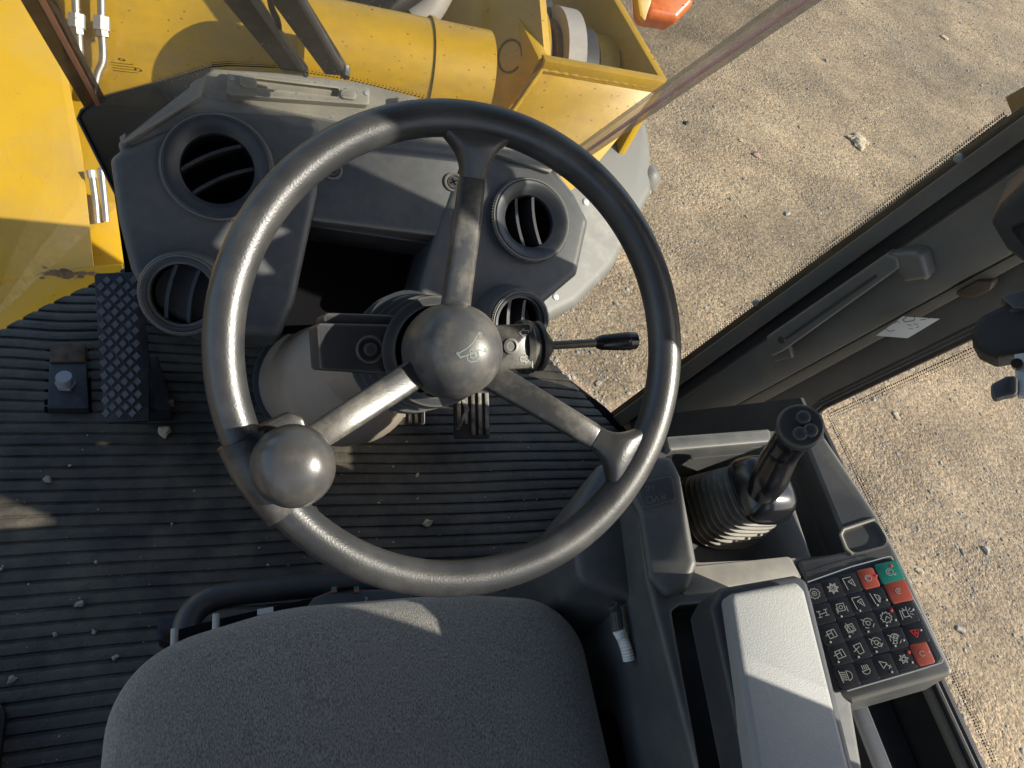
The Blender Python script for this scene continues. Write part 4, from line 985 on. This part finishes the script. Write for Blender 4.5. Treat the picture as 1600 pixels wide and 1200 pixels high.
ICON = {(0, 0): [gear(10, .75, .95), circ(0, 0, .4, 10), circ(0, 0, .12, 6)], (0, 1): [gear(7, .55, .95), gear(7, .4, .7), circ(0, 0, .25, 8)], (0, 2): bucket, (0, 3): [circ(0, 0, .7, 14), circ(0, 0, .4, 10, .5, 4)], (0, 4): [circ(0, 0, .75, 16), circ(0, 0, .35, 10, 1, 5), [(1.1, -.9), (.6, -.8), (1.2, -.5)]],
        (1, 0): [[(-.9, .5), (-.3, .5)], [(-.9, -.5), (-.3, -.5)], [(.3, .6), (.9, .6)], [(.3, -.4), (.9, -.4)], [(-.6, .5), (-.6, -.5)], [(.6, .6), (.6, -.4)], [(-.6, 0), (.6, .1)]], (1, 1): [[(-.7, .7), (.5, .7), (.5, -.5), (-.7, -.5), (-.7, .7)], circ(-.1, .1, .3, 8), [(-.9, -.8), (-.9, .1)], [(.8, -.8), (.8, .1)]], (1, 2): bucket, (1, 3): [[(-.8, 1), (-.5, -1)], [(-.2, .7), (.5, .3), (.1, -.7), (-.2, .7)], [(.2, -.8), (.6, 0)]], (1, 4): [circ(0, 0, .6, 12, .4, 5.2), circ(0, 0, .25, 8)],
        (2, 0): wip, (2, 1): [wip[0], [(-.4, .9), (.2, -.9)], circ(0, -.1, .5, 10)], (2, 2): fan, (2, 3): [gear(10, .7, .95), [(-.3, -.4), (.1, .2), (.5, -.2)]], (2, 4): [[(-.5, .5), (-.5, -.6), (.3, -.6), (.3, .5), (-.5, .5)]]+[[(.2+.5*cos(t), .5*sin(t)), (.2+1*cos(t), 1*sin(t))] for t in (-1.2, -.5, .1, .7, 1.4, 2.1)]+[[(-.9, -.9), (-.8, .7)]],
        (3, 0): wip, (3, 1): [[(-.7, .6), (.5, .8), (.6, -.7), (-.2, -.9), (-.7, .6)], [(-.9, -.3), (.2, .3)]], (3, 2): fan+[circ(.3, -.4, .3, 8)], (3, 3): fan+[circ(.2, .3, .35, 8), circ(-.2, -.5, .3, 8)], (3, 4): [[(-.7, .5), (.7, .4), (-.1, -.8), (-.7, .5)], circ(0, 0, .18, 6)],
        (4, 0): [[(.1, .7), (.1, -.7)], circ(.1, 0, .75, 8, -pi/2, pi/2)]+[[(-.1, y), (-1, y+.15)] for y in (.6, .3, 0, -.3, -.6)]+[[(-1, 1), (-.9, -.9)]], (4, 1): [[(-.6, -.1), (.6, .1)], circ(0, 0, .62, 10, pi, 2*pi)]+[[(x, .2), (x-.05, .8)] for x in (-.4, -.1, .2, .5)], (4, 2): [[(-.6, .7), (.5, .2), (-.3, -.5), (-.6, .7)], [(.3, .1), (.9, -.6)], [(.5, -.7), (.9, -.2)]], (4, 3): [gear(6, .4, .75), circ(0, 0, .3, 8)], (4, 4): [circ(0, 0, .5, 12, .6, 5.4)]}
KS = .0135
tilt_k = V(kpx(483, 890))-V(kpx(253, 960)); kx = V((1, .0)).normalized(); ky = V((-kx.y, kx.x))
for (r, c_), icon in ICON.items():
    cc = V(kpx(*KC[r][c_])); red = (r, c_) in ((0, 3), (1, 4), (4, 4)); grn = (r, c_) == (0, 4)
    w, h = (.0118, .0118)
    if red: w, h = (.0125, .0125) if (r, c_) == (1, 4) else (.0098, .0118)
    if grn: w, h = .0135, .0125
    q = [tuple(cc+kx*a*w+ky*b_*h) for a, b_ in ((-1, -1), (1, -1), (1, 1), (-1, 1))]
    k = obj('key', slab_bm(kp, roundpoly(q, .003), .004, .0012, 2, top=.0016 if not (red or grn) else .0022), key_red if red else key_green if grn else key_m, pad)
    if red: k['label'] = 'red key'
    if grn: k['label'] = 'green key'
    s = .0068 if not (red or grn) else .0052
    lines = [[tuple(cc+kx*x*s+ky*y*s) for x, y in P] for P in icon]
    obj('symbol', ribbon_bm(kp, lines, .00075, .0019 if not (red or grn) else .0025), led_red if (r, c_) == (3, 4) else print_w, k)
for x, y in ((548, 258), (650, 192), (652, 492), (768, 770)):
    obj('status_light', lathe_bm(kp, kpx(x, y), [(.0019, 0), (.0019, .0022), (0, .003)], 10), led_red, pad)
for x, y in ((442, 492), (560, 455), (620, 420), (680, 555), (620, 592), (735, 690), (797, 485), (850, 622), (903, 768), (792, 838), (372, 664), (245, 702), (497, 632), (432, 802), (552, 766), (678, 728), (298, 835), (318, 530), (655, 902)):
    obj('status_light', lathe_bm(kp, kpx(x, y), [(.0013, 0), (.0013, .0020), (0, .0026)], 8), print_w, pad)

# armrest
arz = zpl(.692)
arm_t = thing('armrest', 'pale grey padded armrest in a dark shell on the side console', 'armrest', onz(1220, 1050, .66))
slab('armrest_shell', arz.up(-.012), [(1112, 945), (1126, 917), (1243, 897), (1262, 905), (1272, 940), (1400, 1460), (1236, 1480), (1170, 1210)], .045, armbase_m, arm_t, r=.010, bev=.006, seg=3)
slab('armrest_pad', arz.up(.006), [(1140, 926), (1246, 906), (1260, 922), (1330, 1200), (1395, 1460), (1252, 1480), (1182, 1200)], .022, armrest_m, arm_t, r=.010, bev=.007, seg=4)

# dark trough behind the keypad with the side sill
tr = thing('side_trough', 'black trough between the keypad and the side window sill', 'trough', onz(1420, 1150, .45))
slab('trough_floor', zpl(.44), [(.58, -.40), (.858, -.40), (.858, .27), (.58, .27)], .04, armbase_m, tr, r=.004, raw=True)
slab('trough_rib', zpl(.50), [(.735, -.40), (.765, -.40), (.765, .20), (.735, .20)], .065, armbase_m, tr, r=.004, bev=.006, raw=True)

# joystick
js = thing('joystick', 'glossy black control lever with three buttons rising from a rubber bellows', 'joystick', onz(1150, 800, .53))
Bc = [onz(1122, 800, .525), onz(1185, 768, .632)]
axd = (Bc[1]-Bc[0]); axn = V((.12, .0, 1)).normalized()
bw = bmesh.new(); rings = []
NB = 9
def rsq(P, N, hx, hy, n=32):
    pl = Plane(P, N); return [pl.w(hx*math.copysign(abs(cos(2*pi*k/n))**.55, cos(2*pi*k/n)), hy*math.copysign(abs(sin(2*pi*k/n))**.55, sin(2*pi*k/n))) for k in range(n)]
for i in range(NB*4+1):
    f = i/(NB*4); P = Bc[0]+axd*f; j = i % 4
    sc_ = (1, 1, .86, .86)[j]; hx = (.058-.020*f)*sc_; hy = (.054-.016*f)*sc_
    rings.append([bw.verts.new(p) for p in rsq(P, axn, hx, hy)])
for q, w_ in zip(rings, rings[1:]):
    for k in range(32): bw.faces.new((q[k], q[(k+1) % 32], w_[(k+1) % 32], w_[k]))
bw.faces.new(rings[-1])
obj('bellows', bw, boot_m, js, ang=30)
cb = bmesh.new(); rings = []
for h, s in ((-.004, 1.06), (.006, 1.08), (.010, 1.04), (.022, .96), (.030, .80), (.035, .55), (.037, .2)):
    rings.append([cb.verts.new(p) for p in rsq(Bc[1]+axn*h, axn, .0335*s, .0400*s)])
for q, w_ in zip(rings, rings[1:]):
    for k in range(32): cb.faces.new((q[k], q[(k+1) % 32], w_[(k+1) % 32], w_[k]))
cb.faces.new(rings[-1])
obj('bellows_cap', cb, black_gloss, js, ang=50)
GS = 1.04
gp = smooth_path([onz(1190, 772, .655), onz(1200, 752, .675), onz(1211, 728, .695), onz(1223, 706, .715), onz(1236, 687, .737), onz(1249, 668, .752)], 5)
rr = [.0165, .0170, .0178, .0188, .0198, .0205, .0208, .0208, .0206, .0203, .02, .0197, .0193, .019, .0187, .0185, .0184, .0184, .0184, .0186, .019, .0192, .0194, .0195, .0195, .0195]
grip = obj('grip', tube_bm(gp, [r*GS for r in rr[:len(gp)]], 28), black_gloss, js, ang=60)
obj('lever_hook', tube_bm(smooth_path([onz(1176, 756, .664), onz(1186, 742, .676), onz(1194, 724, .69)]), .006, 12), black_gloss, js)
hN = (CAM-gp[-1]).normalized(); hN = (hN*.75+(gp[-1]-gp[-3]).normalized()*.25).normalized(); hpz = Plane(gp[-1]+hN*.014, hN)
hc2 = hpz.px(1250, 667)
head = obj('grip_head', lathe_bm(hpz, hc2, [(.018, -.040), (.0235, -.020), (.0252, 0), (.0245, .004), (.0225, .0055), (0, .0055)], 40), plastic_dark, js)
for u, v in ((1253, 655), (1248, 680), (1264, 675)):
    obj('button', lathe_bm(hpz.up(.0055), hpz.px(u, v), [(.0080, 0), (.0080, .003), (.0069, .005), (.0056, .0042), (0, .0036)], 24), plastic_dark, head)

# ================================================================== RIGHT SIDE: A-PILLAR, WINDOW
ax_ = (AR1-AR0).normalized()
mid = arp(.5); tov = (CAM-mid); pn = (tov-ax_*tov.dot(ax_)).normalized()
AP = Plane(arp(.5), pn, ax_)
pil = thing('front_pillar', 'dark grey right front pillar of the cab with grab handle, dusty in patches', 'pillar', arp(0))
def strip(name, e0, e1, h, th, m, bev=.003, par=None):
    """e0, e1: edge lines given by two image points each; extended along the pillar"""
    pl_ = AP.up(h)
    def ln(e):
        a, c = V(pl_.px(*e[0])), V(pl_.px(*e[1])); d = (c-a).normalized(); k0 = (-.62-a.x)/d.x; k1 = (1.15-a.x)/d.x
        return a+d*k0, a+d*k1
    a, b_ = ln(e0); c, d = ln(e1)
    return obj(name, slab_bm(pl_, [tuple(a), tuple(b_), tuple(d), tuple(c)], th, bev), m, par or pil)
strip('glass_edge_strip', ((1061, 565), (1560, 193)), ((1061, 578), (1560, 211)), -.006, .015, mat('edge_strip_paint', (.10, .075, .045), .55, dust=(.25, .18, .11), dscale=7, damt=.5), .001)
strip('front_rail', ((1061, 576), (1560, 209)), ((1061, 603), (1560, 246)), .006, .05, pillar_m, .003)
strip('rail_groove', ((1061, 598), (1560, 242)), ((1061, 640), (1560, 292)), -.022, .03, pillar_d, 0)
strip('main_face', ((1061, 622), (1560, 280)), ((1061, 684), (1560, 412)), .004, .06, pillar_m, .012)
strip('rear_return', ((1061, 692), (1560, 424)), ((1061, 745), (1560, 492)), -.024, .06, pillar_d, .006)  # side face in a darker tone than the main face
strip('corner_ridge', ((1061, 682), (1560, 411)), ((1061, 700), (1560, 431)), -.004, .05, mat('ridge_highlight', (.15, .135, .11), .4, dust=(.24, .19, .13), dscale=6, damt=.5), .006)  # lighter tan paints the highlight along the rounded corner
for u, v in ((1181, 473), (1499, 247)):
    q = AP.up(-.004); obj('trim_clip', lathe_bm(q, q.px(u, v), [(.0062, -.002), (.006, .003), (.0045, .0045), (0, .005)], 14), zinc, pil)
b = bmesh.new(); dp = AP.up(-.010)
for i in range(150):
    t = i/149; 
    for j in range(4):
        u = 1061+(1572-1061)*t+j*-1.9+(1.7 if j % 2 else 0); v = 564+(184-564)*t-j*2.6
        a = dp.px(u, v); r = .0016*(1-.13*j)
        b.faces.new([b.verts.new(dp.w(a[0]+r*cos(pi*s/3), a[1]+r*sin(pi*s/3), 0)) for s in range(6)])
o = obj('dot_print', b, rubber_seal, pil); o['kind'] = 'stuff'
# grab handle
hp1 = AP.up(.034)
gh = obj('grab_handle', slab_bm(hp1, roundpoly(hp1.pix([(1196, 527), (1204, 522), (1383, 398), (1402, 402), (1404, 420), (1222, 550), (1204, 558)]), .004), .022, .004, 3), pillar_m, pil)
hb = AP.up(.034)
obj('handle_groove', slab_bm(hb, hb.pix([(1226, 528), (1230, 530), (1372, 432), (1368, 428)]), .001, 0, top=.0008), pillar_d, gh)
slab('handle_end', AP.up(.030), [(1384, 398), (1430, 394), (1440, 400), (1450, 436), (1412, 442), (1400, 425)], .024, pillar_m, gh, r=.006, bev=.006, seg=3)
slab('handle_flange', AP.up(.012), [(1428, 392), (1440, 394), (1451, 434), (1444, 440), (1430, 420)], .010, armrest_m, gh, r=.003)
slab('handle_foot', AP.up(.012), [(1204, 545), (1232, 538), (1238, 560), (1210, 566)], .012, pillar_m, gh, r=.003)
obj('handle_bolt', lathe_bm(hp1, hp1.px(1221, 531), [(.0065, 0), (.006, .002), (.003, .0022), (0, .0015)], 16), pillar_d, gh)
# sticker
lb = Plane(AP.up(.006).hit(1420, 505), (pn*.9+V((-.1, -.35, .25))).normalized(), ax_)
stk = slab('pillar_sticker', lb, [(1371, 519), (1413, 489), (1470, 493), (1420, 523)], .0012, label_w, None, r=0, bev=0, top=.012)
tag(stk, 'small white sticker with faded drawing on the right front pillar', 'sticker')
lq = lb.up(.0125)
L = [[lq.px(x, y) for x, y in P] for P in ([(1386, 510), (1384, 514), (1390, 518), (1398, 516)], [(1398, 505), (1402, 502), (1406, 505)], [(1410, 500), (1418, 494), (1430, 495), (1428, 501), (1414, 503), (1410, 500)], [(1418, 507), (1424, 509)], [(1428, 506), (1434, 507)], [(1420, 514), (1426, 513)], [(1438, 500), (1446, 499)], [(1450, 498), (1454, 495)], [(1432, 512), (1436, 510)])]
obj('sticker_drawing', ribbon_bm(lq, L, .0009, .0002), print_k, stk)

# side window: sill, seals, glass
WX = .872
win = thing('side_window', 'right side window pane with black rubber seal and streaked dusty glass', 'window', (WX, .25, .53))
cor = on_x(1272, 640, WX); back = V((WX, -.06, cor.z+.012)); fr = lambda z: on_x(1272, 640, WX)
up1 = on_x(1502, 530, WX)
dirp = (up1-cor).normalized(); topc = cor+dirp*((1.48-cor.z)/dirp.z)
r_ = []
B_TOP = V((WX, -.075, 1.48)); B_BOT = V((WX, -.075, cor.z+.010))
pane('window_pane', [cor+V((.012, 0, 0)), B_BOT+V((.012, 0, 0)), B_TOP+V((.012, 0, 0)), topc+V((.012, 0, 0))], .005, glass_side, win)
def rl(o_): 
    return V((WX, 0, 0))
def frame_path(off):
    a = topc+V((0, 0, 0)); e1 = dirp; e2 = (B_BOT-cor).normalized(); n1 = V((0, -e1.z, e1.y)); n1 = n1 if n1.y < 0 else -n1
    c0 = cor+(-e1-e2)*0
    pth = [a, cor+e1*.06, cor+e1*.03, cor+e1*.012+e2*.004, cor+e1*.004+e2*.012, cor+e2*.03, cor+e2*.06, B_BOT]
    return [p+V((-.006-off, 0, 0)) for p in pth]
obj('window_seal', tube_bm(frame_path(0), .009, 10), rubber_seal, win)
beam('added_shade_rail', (WX-.012, .055, 1.03), (WX-.012, .42, 1.03), .022, .15, pillar_m, win, bev=.008)  # unseen rail added to keep a sun patch off the floor mat
obj('window_trim', tube_bm([p+V((-.012, -.004, .006)) for p in frame_path(0)], .004, 8), pillar_d, win)
b = bmesh.new()
e2 = (B_BOT-cor).normalized()
for i in range(150):
    for j in range(3):
        p = cor+e2*(.02+.5*i/150)+V((.008, 0, .012+.0045*j)); s = .0013*(1-.2*j)
        b.faces.new([b.verts.new(p+V((0, s*cos(pi*k/3), s*sin(pi*k/3)))) for k in range(6)])
for i in range(190):
    for j in range(3):
        p = cor+dirp*(.02+.7*i/190)+V((.008, -.014-.0045*j, .0)); s = .0014*(1-.2*j)
        b.faces.new([b.verts.new(p+V((0, s*cos(pi*k/3), s*sin(pi*k/3)))) for k in range(6)])
o = obj('dot_print', b, rubber_seal, win); o['kind'] = 'stuff'
smear_m = mat('glass_smear', (.75, .66, .5), .9)
_t = smear_m.node_tree; _n = _t.nodes.new('ShaderNodeTexNoise'); _n.inputs['Scale'].default_value = 60; _r = _t.nodes.new('ShaderNodeMapRange'); _r.inputs[1].default_value = .4; _r.inputs[2].default_value = .75; _r.inputs[4].default_value = .55
_t.links.new(_t.nodes.new('ShaderNodeTexCoord').outputs['Object'], _n.inputs['Vector']); _t.links.new(_n.outputs['Fac'], _r.inputs[0]); _t.links.new(_r.outputs[0], _t.nodes['Principled BSDF'].inputs['Alpha'])
GXP = Plane((WX+.0115, 0, 0), (-1, 0, 0), (0, 1, 0)); L = []
for (u0, v0), (u1, v1), k in (((1372, 748), (1600, 640), 5), ((1330, 700), (1420, 668), 4), ((1480, 735), (1600, 690), 5), ((1392, 770), (1560, 705), 4), ((1425, 640), (1520, 600), 2), ((1500, 800), (1600, 770), 2)):
    for i in range(k):
        a, c = random.uniform(0, .45), random.uniform(.55, 1); o_ = random.gauss(0, 5)
        L.append([GXP.px(u0+(u1-u0)*a, v0+(v1-v0)*a+o_), GXP.px(u0+(u1-u0)*c, v0+(v1-v0)*c+o_+random.gauss(0, 2))])
b = bmesh.new()
for P in L: ribbon_bm(GXP, [P], random.uniform(.0008, .0022), .0003, bm=b)
o = obj('dust_smear', b, smear_m, win); o['kind'] = 'stuff'
# body side under the sill; unseen rear part raised to shade seat and armrest
sill = thing('cab_side_wall', 'dark cab side panel under the right window', 'side panel', (WX, .3, .0))
wl = bmesh.new()
pv = [(.80, .0), (cor.y+.01, .0), ]
outl = [(.83, .0), (cor.y+.03, cor.z-.012), (B_BOT.y, B_BOT.z-.012), (-.088, B_BOT.z+.01), (-.090, 1.14), (-.10, 1.20), (-.125, 1.25), (-.165, 1.29), (-.24, 1.32), (-.75, 1.32), (-.75, 0)]
sp2 = Plane((WX-.004, 0, 0), (-1, 0, 0), (0, 1, 0)) 
def w2(y, z): p = V((WX-.004, y, z))-sp2.P; return (p.dot(sp2.ax), p.dot(sp2.ay))
obj('side_sheet', slab_bm(sp2, [w2(y, z) for y, z in outl], .006, 0), pillar_d, sill)
beam('sill_strip', B_BOT+V((-.014, -.5, -.006)), cor+V((-.014, -.03, -.008)), .018, .012, mat('sill_strip_paint', (.30, .27, .22), .5), sill)
# right B-pillar
bpil = thing('rear_pillar', 'dark rear side pillar of the cab beside the driver seat', 'pillar', (WX, -.15, 0))
bb = bmesh.new()
slab_bm(sp2, [w2(y, z) for y, z in ((-.56, 1.2), (-.26, 1.2), (-.24, 1.745), (-.56, 1.745))], .05, .004, bm=bb)
obj('pillar_post', bb, pillar_d, bpil)
# left front pillar and left rear pillar (mostly out of view)
lpil = thing('left_front_pillar', 'dark left front pillar of the cab', 'pillar', alp(0)); lpil.name = 'front_pillar'
obj('pillar_post', tube_bm([alp(0.01), alp(1.73)], .05, sq=[(1, .6), (.6, 1), (-.6, 1), (-1, .6), (-1, -.6), (-.6, -1), (.6, -1), (1, -.6)]), pillar_m, lpil)
lrp = thing('rear_pillar', 'dark left rear pillar of the cab', 'pillar', (-.54, -.2, 0))
obj('pillar_post', box_bm((-.545, -.25, .86), .06, .14, 1.72, bev=.01), pillar_m, lrp)

# window latch
LX = Plane(on_x(1560, 540, WX-.02), (-.75, -.1, .6))
la = thing('window_latch', 'black rubber window latch with grey metal lever at the right edge', 'latch', LX.hit(1560, 530))
slab('latch_block', LX.up(.02), [(1523, 505), (1532, 492), (1578, 470), (1640, 470), (1640, 545), (1592, 552), (1556, 558), (1528, 545), (1517, 524)], .04, mat('latch_rubber', (.022, .022, .022), .7, bump=.8, bscale=260), la, r=.008, bev=.008, seg=3)
slab('latch_bracket', LX.up(.028), [(1584, 553), (1640, 545), (1640, 618), (1590, 618)], .014, chrome, la, r=.002, bev=.002)
slab('latch_lever', LX.up(.040), [(1548, 600), (1572, 587), (1590, 586), (1590, 616), (1568, 620), (1553, 625), (1548, 615)], .012, plastic_dark, la, r=.006, bev=.003)
obj('latch_pivot', tube_bm([LX.hit(1589, 582)+LX.N*.028, LX.hit(1589, 582)+LX.N*.036], .006, 12), black_gloss, la)
slab('latch_hinge', LX.up(.030), [(1560, 462), (1640, 440), (1640, 480), (1584, 482)], .02, plastic_dark, la, r=.003)
# beam above the latch (window upper trim with brown stain)
slab('stained_bracket', AP.up(.006), [(1490, 459), (1526, 440), (1552, 440), (1546, 455), (1520, 467), (1500, 465)], .02, mat('brown_stain', (.055, .038, .024), .6), pil, r=.004, bev=.003)

# display on the pillar
mp2 = Plane(AP.hit(1600, 340)+pn*.16, (pn+V((-.2, -.5, .1))).normalized(), ax_)
mon = thing('display_monitor', 'rounded black display housing on the right front pillar at the frame edge', 'display', mp2.hit(1600, 350))
slab('display_housing', mp2, [(1546, 348), (1560, 322), (1600, 284), (1690, 215), (1745, 330), (1680, 445), (1618, 428), (1572, 392)], .06, plastic_dark, mon, r=.012, bev=.008, seg=4)
slab('display_screen', mp2, [(1577, 356), (1605, 340), (1685, 250), (1722, 325), (1670, 425), (1612, 400)], .004, black_gloss, mon, r=.006, bev=.001, top=.001)
obj('display_arm', tube_bm([mp2.hit(1700, 330)-mp2.N*.05, AP.hit(1700, 290)-pn*.01], .018, 14), plastic_dark, mon)
# mirror bracket, yellow outside
mb = Plane(arp(1.0)+V((.10, .10, 0)), (pn+V((0, 0, .2))).normalized(), ax_)
mir = slab('mirror_bracket', mb, [(1570, 152), (1640, 112), (1700, 180), (1604, 240)], .02, mat('stained_yellow', (.28, .15, .02), .5, col2=(.10, .07, .04), scale=12), None, r=0, bev=.003)
tag(mir, 'dull yellow mirror bracket plate outside the pillar at the right edge', 'bracket')

# boot at the left edge
bt_ = thing('boot', 'brown rounded boot toe on the mat at the lower left frame edge', 'boot', onz(-30, 1180, 0))
P0 = onz(-8, 1175, 0)
bb = bmesh.new(); rings = []
for f, w_, h in ((0, .02, .03), (.012, .036, .045), (.03, .046, .055), (.06, .050, .062), (.10, .051, .075), (.15, .049, .11), (.18, .048, .16), (.22, .048, .20), (.27, .045, .20), (.285, .03, .19)):
    c0 = P0+V((-.045-.0*f, .07-f, 0))
    rings.append([bb.verts.new(c0+V((w_*math.copysign(abs(cos(2*pi*k/24))**.8, cos(2*pi*k/24)), 0, .004+h/2+h/2*sin(2*pi*k/24)))) for k in range(24)])
for q, w_ in zip(rings, rings[1:]):
    for k in range(24): bb.faces.new((q[k], q[(k+1) % 24], w_[(k+1) % 24], w_[k]))
bb.faces.new(rings[0][::-1]); bb.faces.new(rings[-1])
obj('boot_upper', bb, boot_leather, bt_, ang=70)
obj('boot_sole', slab_bm(zpl(.016), roundpoly([tuple((P0+V((-.045+x, .07-y, 0))).xy) for x, y in ((-.054, -.004), (.054, -.004), (.056, .12), (.05, .29), (-.05, .29), (-.056, .12))], .035), .014, .003), hose_m, bt_)
